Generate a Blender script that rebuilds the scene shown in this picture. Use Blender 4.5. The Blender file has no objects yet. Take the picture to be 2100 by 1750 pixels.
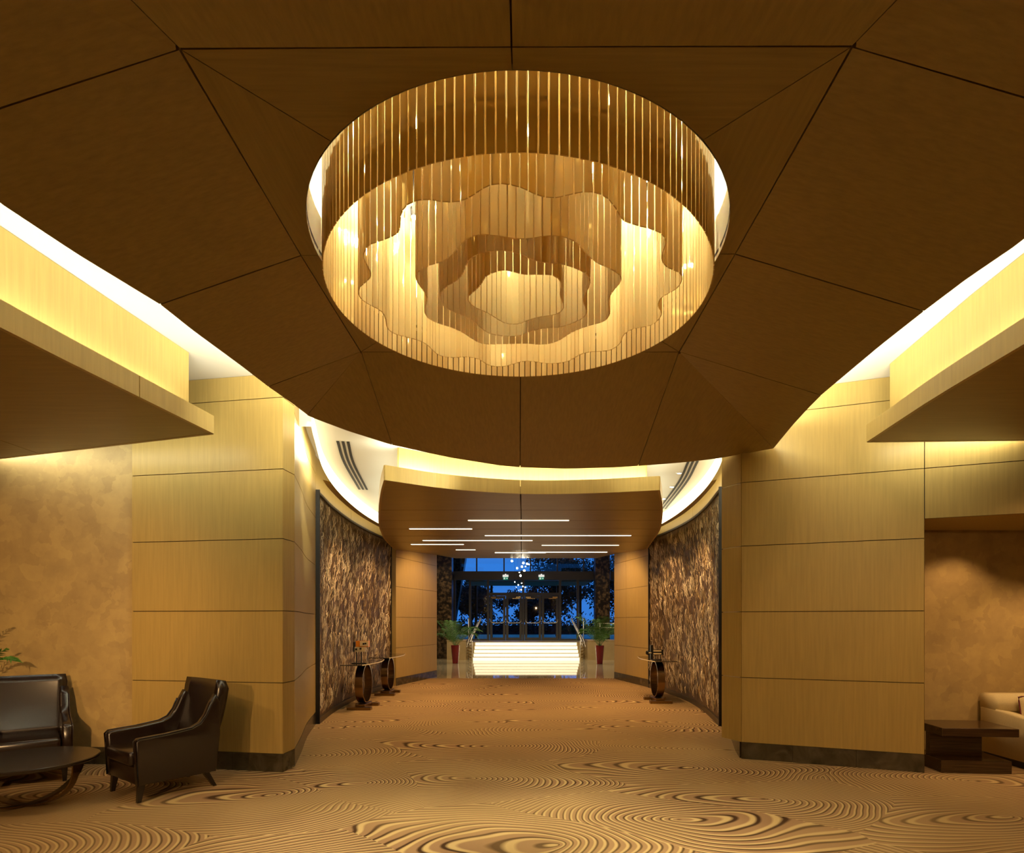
import bpy, bmesh, math, random
from mathutils import Vector, Matrix
random.seed(7)
C = bpy.context.scene.collection
sc = bpy.context.scene

# ------------------------------------------------------------------ camera, sky, exposure, large lights
EYE = 1.55; F = 1215.0; VX = 1070.0; VY = 1276.0
cd = bpy.data.cameras.new('camera'); cam = bpy.data.objects.new('camera', cd); C.objects.link(cam)
cam.location = (0, 0, EYE); cam.rotation_euler = (math.pi/2, 0, 0)
cd.sensor_fit = 'HORIZONTAL'; cd.sensor_width = 36.0; cd.lens = 36.0*F/2100.0
cd.shift_x = (1050-VX)/2100.0; cd.shift_y = (VY-875)/2100.0
cd.clip_start = 0.05; cd.clip_end = 400
sc.camera = cam
vs = sc.view_settings
vs.view_transform = 'Standard'; vs.look = 'None'; vs.gamma = 1.0; vs.exposure = 0.0; vs.use_curve_mapping = False
cy = sc.cycles
cy.use_denoising = True
cy.max_bounces = 9; cy.diffuse_bounces = 4; cy.glossy_bounces = 6; cy.transparent_max_bounces = 12
cy.sample_clamp_indirect = 4.0
cy.caustics_reflective = False; cy.caustics_refractive = False

w = bpy.data.worlds.new('dusk_sky'); sc.world = w; w.use_nodes = True
nt = w.node_tree; bgn = nt.nodes['Background']
tc = nt.nodes.new('ShaderNodeTexCoord'); sx = nt.nodes.new('ShaderNodeSeparateXYZ'); rp = nt.nodes.new('ShaderNodeValToRGB')
nt.links.new(tc.outputs['Generated'], sx.inputs[0]); nt.links.new(sx.outputs[2], rp.inputs[0]); nt.links.new(rp.outputs[0], bgn.inputs[0])
rp.color_ramp.elements[0].position = 0.0; rp.color_ramp.elements[0].color = (0.05, 0.26, 0.85, 1)
rp.color_ramp.elements[1].position = 0.35; rp.color_ramp.elements[1].color = (0.02, 0.21, 0.80, 1)
bgn.inputs[1].default_value = 1.0

COVE = (1.0, 0.98, 0.76); SPOT = (1.0, 0.60, 0.26); CHAND = (1.0, 0.88, 0.58)

def area(loc, direction, sx_, sy_, energy, color, along=None):
    l = bpy.data.lights.new('area_light', 'AREA'); l.shape = 'RECTANGLE'; l.size = sx_; l.size_y = sy_
    l.energy = energy; l.color = color
    o = bpy.data.objects.new('area_light', l); C.objects.link(o)
    z = -Vector(direction).normalized()
    if along:
        x = Vector(along).normalized(); z = (z - x*z.dot(x)).normalized()
    else:
        x = Vector((1, 0, 0)) if abs(z.x) < 0.9 else Vector((0, 1, 0))
        x = (x - z*x.dot(z)).normalized()
    y = z.cross(x)
    o.matrix_world = Matrix((( x.x, y.x, z.x, loc[0]), (x.y, y.y, z.y, loc[1]), (x.z, y.z, z.z, loc[2]), (0, 0, 0, 1)))
    return o
def strip(a, b, direction, width, wpm, color=COVE):
    a = Vector(a); b = Vector(b); L = (b-a).length
    return area((a+b)/2, direction, L, width, wpm*L, color, along=(b-a))
def spot(loc, target, energy, angle, color=SPOT, blend=0.6, rad=0.06):
    l = bpy.data.lights.new('spot_light', 'SPOT'); l.energy = energy; l.spot_size = math.radians(angle); l.spot_blend = blend
    l.color = color; l.shadow_soft_size = rad
    o = bpy.data.objects.new('spot_light', l); C.objects.link(o); o.location = loc
    o.rotation_euler = (Vector(target)-Vector(loc)).to_track_quat('-Z', 'Y').to_euler()
    return o

# light levels
K_CANOPY, K_SIDE, K_BULK = 30, 7.5, 18
# downlights over the foyer (outside the frame, in the real ceiling) and in the oval room
spot((-4.5, 2.6, 3.27), (-4.2, 4.8, 0.0), 110, 95)
spot((-5.2, 4.2, 3.27), (-4.9, 6.5, 1.2), 50, 95)
# lamps far back in the foyer, behind the camera
spot((-3.05, -4.2, 3.0), (-2.9, 6.2, 0.45), 850, 25, SPOT, 0.9, 0.04)
spot((0.3, -4.2, 3.0), (-5.3, 6.5, 1.5), 2500, 22, SPOT, 0.9, 0.04)
spot((1.4, -4.2, 2.9), (3.4, 6.3, 0.6), 360, 36, SPOT, 0.8, 0.05)
# niche downlights
spot((5.0, 6.35, 2.59), (4.95, 6.8, 0.6), 30, 100); spot((5.9, 6.1, 2.59), (5.75, 6.4, 0.4), 75, 90)
spot((4.2, 3.2, 3.27), (3.6, 5.2, 0.0), 80, 95)
spot((4.9, 4.3, 3.27), (5.3, 6.3, 0.3), 60, 80)
spot((-2.0, -0.6, 4.08), (-2.4, 3.4, 0), 150, 110)
spot((2.0, -0.6, 4.08), (2.4, 3.4, 0), 150, 110)
for (x, y, tx, ty) in ((-1.9, 10.2, -3.2, 10.6), (-1.9, 12.6, -3.2, 12.8), (2.0, 10.2, 3.2, 10.6), (2.0, 12.6, 3.2, 12.6)):
    spot((x, y, 3.27), (tx, ty, 1.0), 135, 105)
for (x, y) in ((-1.0, 9.5), (1.1, 9.5), (-0.9, 12.0), (1.0, 12.0), (0, 14.5)):
    spot((x, y, 3.27), (x, y, 0), 135, 110)
for (x, y) in ((-1.3, 14.6), (1.3, 14.6)):
    spot((x, y, 3.27), (x*2.2, y+0.8, 1.4), 190, 110)
spot((0.5, 7.3, 3.77), (-2.75, 7.7, 3.1), 300, 34, COVE, 0.9); spot((-0.5, 7.3, 3.77), (2.75, 7.7, 3.1), 300, 34, COVE, 0.9)  # added wash lamps with no fitting, brightening the curved walls from across
# chandelier light well
area((-0.02, 3.64, 4.93), (0, 0, -1), 2.0, 2.0, 70, CHAND)
# lobby
for (x, y) in ((-2.6, 20.5), (2.8, 20.5), (-1.0, 22.0), (1.4, 22.0), (-3.0, 23.0), (3.4, 23.0)):
    spot((x, y, 5.1), (x, y+0.8, 0), 170, 110, (1.0, 0.80, 0.50))

# ------------------------------------------------------------------ helpers
def onz(px, py, z):
    d = F*(z-EYE)/(VY-py)
    return Vector(((px-VX)*d/F, d, z))
def atd(px, py, d):
    return Vector(((px-VX)*d/F, d, EYE+(VY-py)*d/F))
def tag(o, label=None, cat=None, group=None, kind=None):
    if label: o['label'] = label
    if cat: o['category'] = cat
    if group: o['group'] = group
    if kind: o['kind'] = kind
    return o
def link(name, mesh, mat=None, parent=None):
    o = bpy.data.objects.new(name, mesh); C.objects.link(o)
    if mat: mesh.materials.append(mat)
    if parent: o.parent = parent
    return o
def pyd(name, verts, faces, mat=None, parent=None, smooth=False):
    m = bpy.data.meshes.new(name); m.from_pydata([tuple(v) for v in verts], [], faces); m.update()
    bm = bmesh.new(); bm.from_mesh(m); bmesh.ops.recalc_face_normals(bm, faces=bm.faces); bm.to_mesh(m); bm.free()
    if smooth:
        for p in m.polygons: p.use_smooth = True
    return link(name, m, mat, parent)
def bobj(name, bm, mat=None, parent=None, smooth=False):
    m = bpy.data.meshes.new(name); bmesh.ops.recalc_face_normals(bm, faces=bm.faces); bm.to_mesh(m); bm.free()
    if smooth:
        for p in m.polygons: p.use_smooth = True
    return link(name, m, mat, parent)
def empty(name, loc=(0, 0, 0), rz=0):
    o = bpy.data.objects.new(name, None); C.objects.link(o); o.location = loc; o.rotation_euler = (0, 0, rz); o.empty_display_size = 0.1
    return o
def bm_box(bm, x0, x1, y0, y1, z0, z1, bevel=0, seg=2):
    vs_ = [bm.verts.new(p) for p in ((x0,y0,z0),(x1,y0,z0),(x1,y1,z0),(x0,y1,z0),(x0,y0,z1),(x1,y0,z1),(x1,y1,z1),(x0,y1,z1))]
    fs = [bm.faces.new([vs_[i] for i in f]) for f in ((3,2,1,0),(4,5,6,7),(0,1,5,4),(1,2,6,5),(2,3,7,6),(3,0,4,7))]
    if bevel:
        es = list({e for f in fs for e in f.edges})
        bmesh.ops.bevel(bm, geom=es, offset=bevel, segments=seg, profile=0.5, affect='EDGES')
def box(name, x0, x1, y0, y1, z0, z1, mat, parent=None, bevel=0, seg=2):
    bm = bmesh.new(); bm_box(bm, x0, x1, y0, y1, z0, z1, bevel, seg)
    return bobj(name, bm, mat, parent, smooth=False)
def bm_prism(bm, poly, z0, z1):
    b = [bm.verts.new((p[0], p[1], z0)) for p in poly]; t = [bm.verts.new((p[0], p[1], z1)) for p in poly]
    n = len(poly); bm.faces.new(b[::-1]); bm.faces.new(t)
    for i in range(n): bm.faces.new((b[i], b[(i+1) % n], t[(i+1) % n], t[i]))
def prism(name, poly, z0, z1, mat, parent=None, smooth=False):
    bm = bmesh.new(); bm_prism(bm, poly, z0, z1); return bobj(name, bm, mat, parent, smooth)
def bm_loft(bm, rings, closed=True, caps=True):
    R = [[bm.verts.new(p) for p in r] for r in rings]; n = len(R[0])
    for a, b in zip(R[:-1], R[1:]):
        for i in range(n if closed else n-1):
            j = (i+1) % n
            try: bm.faces.new((a[i], a[j], b[j], b[i]))
            except ValueError: pass
    if caps and closed:
        bm.faces.new(R[0][::-1]); bm.faces.new(R[-1])
def bm_tube(bm, pts, r, n=8, r1=None):
    pts = [Vector(p) for p in pts]; rings = []; m = len(pts)
    up = Vector((0, 0, 1))
    for i, p in enumerate(pts):
        t = (pts[min(i+1, m-1)]-pts[max(i-1, 0)]).normalized()
        u = t.cross(up)
        if u.length < 1e-3: u = t.cross(Vector((1, 0, 0)))
        u.normalize(); v = t.cross(u)
        rr = r if r1 is None else r+(r1-r)*i/(m-1)
        rings.append([p+(u*math.cos(k*2*math.pi/n)+v*math.sin(k*2*math.pi/n))*rr for k in range(n)])
    bm_loft(bm, rings)
def tube(name, pts, r, mat, parent=None, n=8, r1=None):
    bm = bmesh.new(); bm_tube(bm, pts, r, n, r1); return bobj(name, bm, mat, parent, True)
def lathe(name, prof, mat, parent=None, n=24, loc=(0, 0, 0)):
    bm = bmesh.new()
    bm_loft(bm, [[(loc[0]+r*math.cos(k*2*math.pi/n), loc[1]+r*math.sin(k*2*math.pi/n), loc[2]+z) for k in range(n)] for r, z in prof])
    return bobj(name, bm, mat, parent, False)
def resample(pts, n, closed=False):
    pts = [Vector(p) for p in pts]
    if closed: pts = pts+[pts[0]]
    L = [0]
    for a, b in zip(pts[:-1], pts[1:]): L.append(L[-1]+(b-a).length)
    out = []; j = 0; N = n if closed else n-1
    for i in range(n):
        s = L[-1]*i/N
        while j < len(L)-2 and L[j+1] < s: j += 1
        k = (s-L[j])/max(L[j+1]-L[j], 1e-9)
        out.append(pts[j].lerp(pts[j+1], min(max(k, 0), 1)))
    return out
def plen(pts): return sum((Vector(b)-Vector(a)).length for a, b in zip(pts[:-1], pts[1:]))
def sub(pts, a, b, n):
    """n points between fractions a and b of the polyline length"""
    pts = [Vector(p) for p in pts]; L = [0]
    for p, q in zip(pts[:-1], pts[1:]): L.append(L[-1]+(q-p).length)
    out = []
    for i in range(n):
        s = L[-1]*(a+(b-a)*i/(n-1)); j = 0
        while j < len(L)-2 and L[j+1] < s: j += 1
        k = (s-L[j])/max(L[j+1]-L[j], 1e-9); out.append(pts[j].lerp(pts[j+1], k))
    return out
def smooth_curve(pts, n):
    P = [Vector(p) for p in pts]; P = [P[0]*2-P[1]]+P+[P[-1]*2-P[-2]]; out = []
    for i in range(1, len(P)-2):
        for k in range(n):
            t = k/n; a, b, c, d = P[i-1:i+3]
            out.append(0.5*((2*b)+(c-a)*t+(2*a-5*b+4*c-d)*t*t+(3*b-a-3*c+d)*t*t*t))
    out.append(P[-2]); return out

# ------------------------------------------------------------------ materials
def mat(name, color=(0.5, 0.5, 0.5), rough=0.5, metal=0.0, emit=None, estr=0.0, spec=0.5, coat=0.0):
    m = bpy.data.materials.new(name); m.use_nodes = True; b = m.node_tree.nodes['Principled BSDF']
    b.inputs['Base Color'].default_value = (*color, 1); b.inputs['Roughness'].default_value = rough; b.inputs['Metallic'].default_value = metal
    b.inputs['Specular IOR Level'].default_value = spec; b.inputs['Coat Weight'].default_value = coat
    if emit: b.inputs['Emission Color'].default_value = (*emit, 1); b.inputs['Emission Strength'].default_value = estr
    return m
def nodes(m): return m.node_tree.nodes, m.node_tree.links, m.node_tree.nodes['Principled BSDF']
def noise_mat(name, c1, c2, scale, rough=0.5, metal=0.0, detail=4, stretch=(1, 1, 1), lo=0.3, hi=0.7, bump=0.0, spec=0.5, coat=0.0, dist=0.0):
    m = mat(name, c1, rough, metal, spec=spec, coat=coat); N, L, b = nodes(m)
    t = N.new('ShaderNodeTexCoord'); mp = N.new('ShaderNodeMapping'); mp.inputs['Scale'].default_value = stretch
    n = N.new('ShaderNodeTexNoise'); n.inputs['Scale'].default_value = scale; n.inputs['Detail'].default_value = detail; n.inputs['Distortion'].default_value = dist
    r = N.new('ShaderNodeValToRGB'); r.color_ramp.elements[0].position = lo; r.color_ramp.elements[1].position = hi
    r.color_ramp.elements[0].color = (*c1, 1); r.color_ramp.elements[1].color = (*c2, 1)
    L.new(t.outputs['Object'], mp.inputs[0]); L.new(mp.outputs[0], n.inputs[0]); L.new(n.outputs[0], r.inputs[0]); L.new(r.outputs[0], b.inputs['Base Color'])
    if bump:
        bp = N.new('ShaderNodeBump'); bp.inputs['Strength'].default_value = bump; bp.inputs['Distance'].default_value = 0.01
        L.new(n.outputs[0], bp.inputs['Height']); L.new(bp.outputs[0], b.inputs['Normal'])
    return m
def k(c, f): return tuple(x*f for x in c)

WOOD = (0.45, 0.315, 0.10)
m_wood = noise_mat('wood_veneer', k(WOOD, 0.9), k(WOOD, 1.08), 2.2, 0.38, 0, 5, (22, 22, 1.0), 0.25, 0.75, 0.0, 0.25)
m_wood_x = noise_mat('shaded_veneer_cross', k(WOOD, 0.56), k(WOOD, 0.74), 2.2, 0.40, 0, 5, (1.0, 22, 22), 0.25, 0.75, 0, 0.4)  # canopy copies of the veneer, darker to carry the shade of downward faces
m_wood_y = noise_mat('shaded_veneer_long', k(WOOD, 0.56), k(WOOD, 0.74), 2.2, 0.40, 0, 5, (22, 1.0, 22), 0.25, 0.75, 0, 0.4)
m_soffit = noise_mat('shaded_soffit_veneer', k(WOOD, 0.56), k(WOOD, 0.72), 2.0, 0.36, 0, 5, (1.0, 18, 18), 0.25, 0.75, 0, 0.2)  # veneer again, with the shade of the underside put into its colour
m_joint = mat('joint_shadow', (0.06, 0.035, 0.012), 0.8)
m_white = mat('white_plaster', (0.80, 0.76, 0.66), 0.8, spec=0.1)
m_cream = mat('cream_plaster', (0.78, 0.72, 0.58), 0.8, spec=0.1)
m_dark = mat('dark_metal', (0.02, 0.018, 0.015), 0.4, 0.6)
m_black = mat('black', (0.012, 0.010, 0.008), 0.5)
m_stone = noise_mat('dark_marble', (0.035, 0.026, 0.014), (0.11, 0.085, 0.05), 5.0, 0.22, 0, 8, (1, 1, 1), 0.35, 0.8, 0, 0.5, 0, 1.2)
m_granite = noise_mat('brown_granite', (0.012, 0.008, 0.004), (0.19, 0.12, 0.06), 9.0, 0.3, 0, 9, (1, 1, 1), 0.45, 0.72)
m_gold = mat('gold_mirror', (0.97, 0.77, 0.36), 0.07, 0.68, spec=0.6)
m_goldrail = mat('brass', (0.55, 0.38, 0.14), 0.22, 1.0)
m_antique = mat('antique_brass', (0.26, 0.17, 0.07), 0.28, 1.0)
m_bronze = mat('bronze', (0.28, 0.18, 0.09), 0.25, 1.0)
m_steel = mat('steel', (0.85, 0.80, 0.70), 0.38, 0.85)
m_lamp = mat('lamp', (1, 1, 1), 0.5, emit=(1.0, 0.90, 0.66), estr=40)
m_chlamp = mat('chandelier_lamp', (1, 1, 1), 0.5, emit=(1.0, 0.90, 0.66), estr=90)
m_led = mat('led_line', (1, 1, 1), 0.5, emit=(1.0, 0.88, 0.62), estr=3.0)
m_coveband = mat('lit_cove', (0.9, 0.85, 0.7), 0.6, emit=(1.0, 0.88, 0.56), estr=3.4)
m_leather = noise_mat('brown_leather', (0.010, 0.005, 0.0035), (0.017, 0.0085, 0.006), 30, 0.24, 0, 3, (1, 1, 1), 0.3, 0.7, 0.02, 0.55)
m_darkwood = noise_mat('dark_wood', (0.026, 0.013, 0.006), (0.07, 0.033, 0.012), 3.0, 0.22, 0, 4, (1.0, 20, 20), 0.3, 0.7, 0, 0.5)
m_espresso = mat('espresso_lacquer', (0.018, 0.012, 0.009), 0.25)
m_cloth = noise_mat('cream_cloth', (0.60, 0.50, 0.28), (0.68, 0.57, 0.33), 160, 0.85, 0, 2, (1, 1, 1), 0.3, 0.7, 0.05, 0.1)
m_maroon = mat('maroon_piping', (0.12, 0.008, 0.012), 0.6)
m_red = mat('red_glaze', (0.30, 0.006, 0.012), 0.18, coat=0.4)
m_leaf = noise_mat('palm_leaf', (0.035, 0.12, 0.012), (0.10, 0.26, 0.035), 6, 0.45)
m_soil = mat('soil', (0.03, 0.02, 0.012), 0.9)
m_frame = mat('grey_aluminium', (0.10, 0.098, 0.092), 0.45, 0.2)
m_marblefloor = noise_mat('beige_marble_floor', (0.52, 0.44, 0.29), (0.60, 0.52, 0.36), 2.5, 0.035, 0, 5, (1, 1, 1), 0.3, 0.7)
m_onyx = noise_mat('lit_onyx', (0.75, 0.65, 0.45), (0.9, 0.85, 0.7), 1.5, 0.3, 0, 5)
_b = m_onyx.node_tree.nodes['Principled BSDF']; _b.inputs['Emission Color'].default_value = (1.0, 0.86, 0.55, 1); _b.inputs['Emission Strength'].default_value = 1.5
m_beigestone = noise_mat('beige_stone', (0.50, 0.36, 0.17), (0.58, 0.43, 0.22), 3, 0.4)
m_orange = mat('orange_lacquer', (0.75, 0.24, 0.015), 0.35)
m_ivory = mat('ivory', (0.78, 0.62, 0.36), 0.4)
m_green = mat('exit_green', (0.0, 0.16, 0.10), 0.4, emit=(0.0, 0.35, 0.20), estr=0.5)
m_exitwhite = mat('exit_white', (0.9, 0.9, 0.85), 0.4, emit=(1, 1, 0.92), estr=0.7)
m_trunk = mat('bark', (0.012, 0.008, 0.005), 0.9)
m_foliage = noise_mat('dusk_foliage', (0.006, 0.006, 0.003), (0.05, 0.018, 0.008), 1.2, 0.9)
m_ground = noise_mat('outdoor_paving', (0.008, 0.007, 0.007), (0.022, 0.02, 0.022), 2, 0.9, spec=0.0)
m_lip = mat('well_plaster', (0.80, 0.72, 0.50), 0.6, spec=0.2)

N_, L_, b_ = nodes(m_gold)
tl = N_.new('ShaderNodeBsdfTranslucent'); tl.inputs[0].default_value = (1.0, 0.70, 0.22, 1); mxs = N_.new('ShaderNodeMixShader'); mxs.inputs[0].default_value = 0.32
L_.new(b_.outputs[0], mxs.inputs[1]); L_.new(tl.outputs[0], mxs.inputs[2]); L_.new(mxs.outputs[0], N_['Material Output'].inputs[0])
def wallpaper():
    m = mat('gold_wallpaper', (0.5, 0.35, 0.15), 0.55, spec=0.3); N, L, b = nodes(m)
    t = N.new('ShaderNodeTexCoord')
    v = N.new('ShaderNodeTexVoronoi'); v.distance = 'CHEBYCHEV'; v.inputs['Scale'].default_value = 7.0
    n = N.new('ShaderNodeTexNoise'); n.inputs['Scale'].default_value = 3.2; n.inputs['Detail'].default_value = 9; n.inputs['Roughness'].default_value = 0.65
    n2 = N.new('ShaderNodeTexNoise'); n2.inputs['Scale'].default_value = 7; n2.inputs['Detail'].default_value = 6
    mv = N.new('ShaderNodeVectorMath'); mv.operation = 'ADD'
    ms = N.new('ShaderNodeVectorMath'); ms.operation = 'SCALE'; ms.inputs['Scale'].default_value = 0.22
    L.new(t.outputs['Object'], n2.inputs[0]); L.new(n2.outputs[1], ms.inputs[0]); L.new(t.outputs['Object'], mv.inputs[0]); L.new(ms.outputs[0], mv.inputs[1])
    L.new(mv.outputs[0], v.inputs[0]); L.new(t.outputs['Object'], n.inputs[0])
    sp = N.new('ShaderNodeSeparateColor'); L.new(v.outputs['Color'], sp.inputs[0])
    mx = N.new('ShaderNodeMix'); mx.inputs[0].default_value = 0.8; L.new(sp.outputs[0], mx.inputs[2]); L.new(n.outputs[0], mx.inputs[3])
    r = N.new('ShaderNodeValToRGB'); r.color_ramp.elements[0].position = 0.28; r.color_ramp.elements[1].position = 0.72
    r.color_ramp.elements[0].color = (0.36, 0.25, 0.11, 1); r.color_ramp.elements[1].color = (0.52, 0.38, 0.155, 1)
    L.new(mx.outputs[0], r.inputs[0]); L.new(r.outputs[0], b.inputs['Base Color'])
    return m
m_wallpaper = wallpaper()

def carpet():
    m = mat('swirl_carpet', (0.4, 0.3, 0.15), 0.95, spec=0.05); N, L, b = nodes(m)
    t = N.new('ShaderNodeTexCoord'); mp = N.new('ShaderNodeMapping'); mp.inputs['Scale'].default_value = (0.50, 0.86, 1)
    L.new(t.outputs['Object'], mp.inputs[0])
    def MM(op, a, b=None, c=None):
        n = N.new('ShaderNodeMath'); n.operation = op
        for q, v in enumerate((a, b, c)):
            if v is None: continue
            if isinstance(v, (int, float)): n.inputs[q].default_value = v
            else: L.new(v, n.inputs[q])
        return n.outputs[0]
    # nested conics sharing a focus: each cell is one lens of lines, crowded at one tip and fanned out at the other
    nz = N.new('ShaderNodeTexNoise'); nz.inputs['Scale'].default_value = 0.9; nz.inputs['Detail'].default_value = 1.0
    L.new(mp.outputs[0], nz.inputs[0])
    wv = N.new('ShaderNodeVectorMath'); wv.operation = 'MULTIPLY_ADD'; wv.inputs[1].default_value = (0.5, 0.5, 0); L.new(nz.outputs[1], wv.inputs[0]); L.new(mp.outputs[0], wv.inputs[2])
    vo = N.new('ShaderNodeTexVoronoi'); vo.voronoi_dimensions = '2D'; vo.feature = 'F1'; vo.inputs['Scale'].default_value = 1.0; vo.inputs['Randomness'].default_value = 0.9
    L.new(wv.outputs[0], vo.inputs[0])
    sv = N.new('ShaderNodeVectorMath'); sv.operation = 'SUBTRACT'; L.new(wv.outputs[0], sv.inputs[0]); L.new(vo.outputs['Position'], sv.inputs[1])
    sx2 = N.new('ShaderNodeSeparateXYZ'); L.new(sv.outputs[0], sx2.inputs[0])
    sc2 = N.new('ShaderNodeSeparateColor'); L.new(vo.outputs['Color'], sc2.inputs[0])
    sg = MM('SUBTRACT', MM('MULTIPLY', MM('GREATER_THAN', sc2.outputs[0], 0.5), 1.2), 0.6)
    rr_ = MM('SQRT', MM('ADD', MM('POWER', sx2.outputs[0], 2), MM('POWER', sx2.outputs[1], 2)))
    fld = MM('SUBTRACT', rr_, MM('MULTIPLY', sg, sx2.outputs[0]))
    n3 = N.new('ShaderNodeTexNoise'); n3.inputs['Scale'].default_value = 2.2; n3.inputs['Detail'].default_value = 0.5; L.new(mp.outputs[0], n3.inputs[0])
    tot = MM('ADD', MM('MULTIPLY', fld, 24.0), MM('MULTIPLY', n3.outputs[0], 5.0))
    m2 = N.new('ShaderNodeMath'); m2.operation = 'ADD'; m2.inputs[1].default_value = 0.0; L.new(tot, m2.inputs[0])
    fr = N.new('ShaderNodeMath'); fr.operation = 'FRACT'; L.new(m2.outputs[0], fr.inputs[0])
    r = N.new('ShaderNodeValToRGB'); e = r.color_ramp.elements
    light = (0.54, 0.385, 0.18, 1); mid = (0.31, 0.185, 0.095, 1); dark = (0.06, 0.03, 0.014, 1)
    e[0].position = 0.0; e[0].color = dark; e[1].position = 1.0; e[1].color = dark
    for p, c in ((0.10, dark), (0.22, mid), (0.58, mid), (0.70, light), (0.86, light)):
        x = e.new(p); x.color = c
    L.new(fr.outputs[0], r.inputs[0])
    # broad colour drift of the pile
    n2 = N.new('ShaderNodeTexNoise'); n2.inputs['Scale'].default_value = 0.9; n2.inputs['Detail'].default_value = 2; L.new(mp.outputs[0], n2.inputs[0])
    r2 = N.new('ShaderNodeValToRGB'); r2.color_ramp.elements[0].position = 0.42; r2.color_ramp.elements[1].position = 0.6
    r2.color_ramp.elements[0].color = (0, 0, 0, 1); r2.color_ramp.elements[1].color = (0.40, 0.40, 0.40, 1); L.new(n2.outputs[0], r2.inputs[0])
    mx = N.new('ShaderNodeMix'); mx.data_type = 'RGBA'; L.new(r2.outputs[0], mx.inputs[0]); L.new(r.outputs[0], mx.inputs[6]); mx.inputs[7].default_value = (0.40, 0.265, 0.115, 1)
    L.new(mx.outputs[2], b.inputs['Base Color'])
    return m
m_carpet = carpet()

def glass_mat():
    m = bpy.data.materials.new('clear_glass'); m.use_nodes = True; N = m.node_tree.nodes; L = m.node_tree.links
    N.remove(N['Principled BSDF']); out = N['Material Output']
    tr = N.new('ShaderNodeBsdfTransparent'); tr.inputs[0].default_value = (0.86, 0.9, 0.92, 1)
    gl = N.new('ShaderNodeBsdfGlossy'); gl.inputs['Roughness'].default_value = 0.02
    fr = N.new('ShaderNodeFresnel'); fr.inputs[0].default_value = 1.5; mx = N.new('ShaderNodeMixShader')
    L.new(fr.outputs[0], mx.inputs[0]); L.new(tr.outputs[0], mx.inputs[1]); L.new(gl.outputs[0], mx.inputs[2]); L.new(mx.outputs[0], out.inputs[0])
    return m
m_glass = glass_mat()
m_tableglass = mat('smoked_glass', (0.05, 0.04, 0.028), 0.06, 0.0, spec=0.8)
m_tableedge = mat('glass_edge', (0.75, 0.66, 0.45), 0.15)

# ------------------------------------------------------------------ setting: floor, ceiling, outer walls
fl = pyd('floor', [(-8, -5, 0), (8, -5, 0), (8, 16.3, 0), (-8, 16.3, 0)], [(0, 1, 2, 3)], m_carpet); tag(fl, 'swirl-patterned tan and brown carpet', kind='structure')
fm = pyd('floor', [(-8, 16.3, 0), (8, 16.3, 0), (8, 27.2, 0), (-8, 27.2, 0)], [(0, 1, 2, 3)], m_marblefloor); tag(fm, 'polished beige marble lobby floor', kind='structure')

ZC = 4.12                      # white foyer ceiling
CX, CY = -0.02, 3.64           # centre of the light well
ZP, ZE = 3.80, 3.46            # canopy: inner square level, outer edge level
RH = 1.226; RW = 1.50
def ceiling_with_hole(x0, x1, y0, y1, z, r, n=72):
    angs = sorted(set([i*2*math.pi/n for i in range(n)]+[math.atan2(y-CY, x-CX) % (2*math.pi) for x in (x0, x1) for y in (y0, y1)]))
    V = []; 
    for a in angs:
        c, s = math.cos(a), math.sin(a); V.append((CX+r*c, CY+r*s, z))
        t = min([t for t in ((x1-CX)/c if c > 1e-9 else 9e9, (x0-CX)/c if c < -1e-9 else 9e9, (y1-CY)/s if s > 1e-9 else 9e9, (y0-CY)/s if s < -1e-9 else 9e9)])
        V.append((CX+t*c, CY+t*s, z))
    m_ = len(angs)
    return V, [(2*i, 2*i+1, (2*i+3) % (2*m_), (2*i+2) % (2*m_)) for i in range(m_)]
V, Fc = ceiling_with_hole(-8, 8, -5, 6.8, ZC, RW)
ce = pyd('ceiling', V, Fc, m_white); tag(ce, 'white plaster ceiling lit from the coves', kind='structure')
# light well above the canopy: lower lip, ledge, upper wall, top
well = empty('ceiling_well', (CX, CY, ZP)); tag(well, 'round lit ceiling well around the chandelier', kind='structure')
def ringband(name, r0, z0, r1, z1, m_, parent, n=96):
    Vv = []
    for i in range(n):
        a = i*2*math.pi/n; Vv += [(r0*math.cos(a), r0*math.sin(a), z0-ZP), (r1*math.cos(a), r1*math.sin(a), z1-ZP)]
    return pyd(name, Vv, [(2*i, (2*i+2) % (2*n), (2*i+3) % (2*n), 2*i+1) for i in range(n)], m_, parent, True)
ringband('lip', RH, ZP-0.002, RH, ZP+0.26, m_lip, well)
ringband('ledge', RH, ZP+0.26, RW, ZP+0.26, m_white, well)
ringband('well_wall', RW, ZP+0.26, RW, 5.0, m_white, well)
pyd('well_top', [(RW*math.cos(i*2*math.pi/64), RW*math.sin(i*2*math.pi/64), 5.0-ZP) for i in range(64)], [tuple(range(64))], mat('well_top_dark', (0.10, 0.07, 0.04), 0.7), well)
for i in range(16):
    a0 = i*2*math.pi/16; a1 = (i+1)*2*math.pi/16; r = RW-0.14
    p = Vector((CX+r*math.cos(a0), CY+r*math.sin(a0), ZP+0.29)); q = Vector((CX+r*math.cos(a1), CY+r*math.sin(a1), ZP+0.29))
    am = (a0+a1)/2
    strip(p, q, (0.5*math.cos(am), 0.5*math.sin(am), 1), 0.05, 16)

for nm, vv in (('wall_back', [(-8, -5, 0), (8, -5, 0), (8, -5, ZC), (-8, -5, ZC)]), ('wall_left', [(-8, -5, 0), (-8, 6.6, 0), (-8, 6.6, ZC), (-8, -5, ZC)]), ('wall_right', [(8, -5, 0), (8, 7.2, 0), (8, 7.2, ZC), (8, -5, ZC)])):
    o = pyd(nm, vv, [(0, 1, 2, 3)], m_wood); tag(o, 'plain wood-lined wall outside the view', kind='structure')

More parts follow.
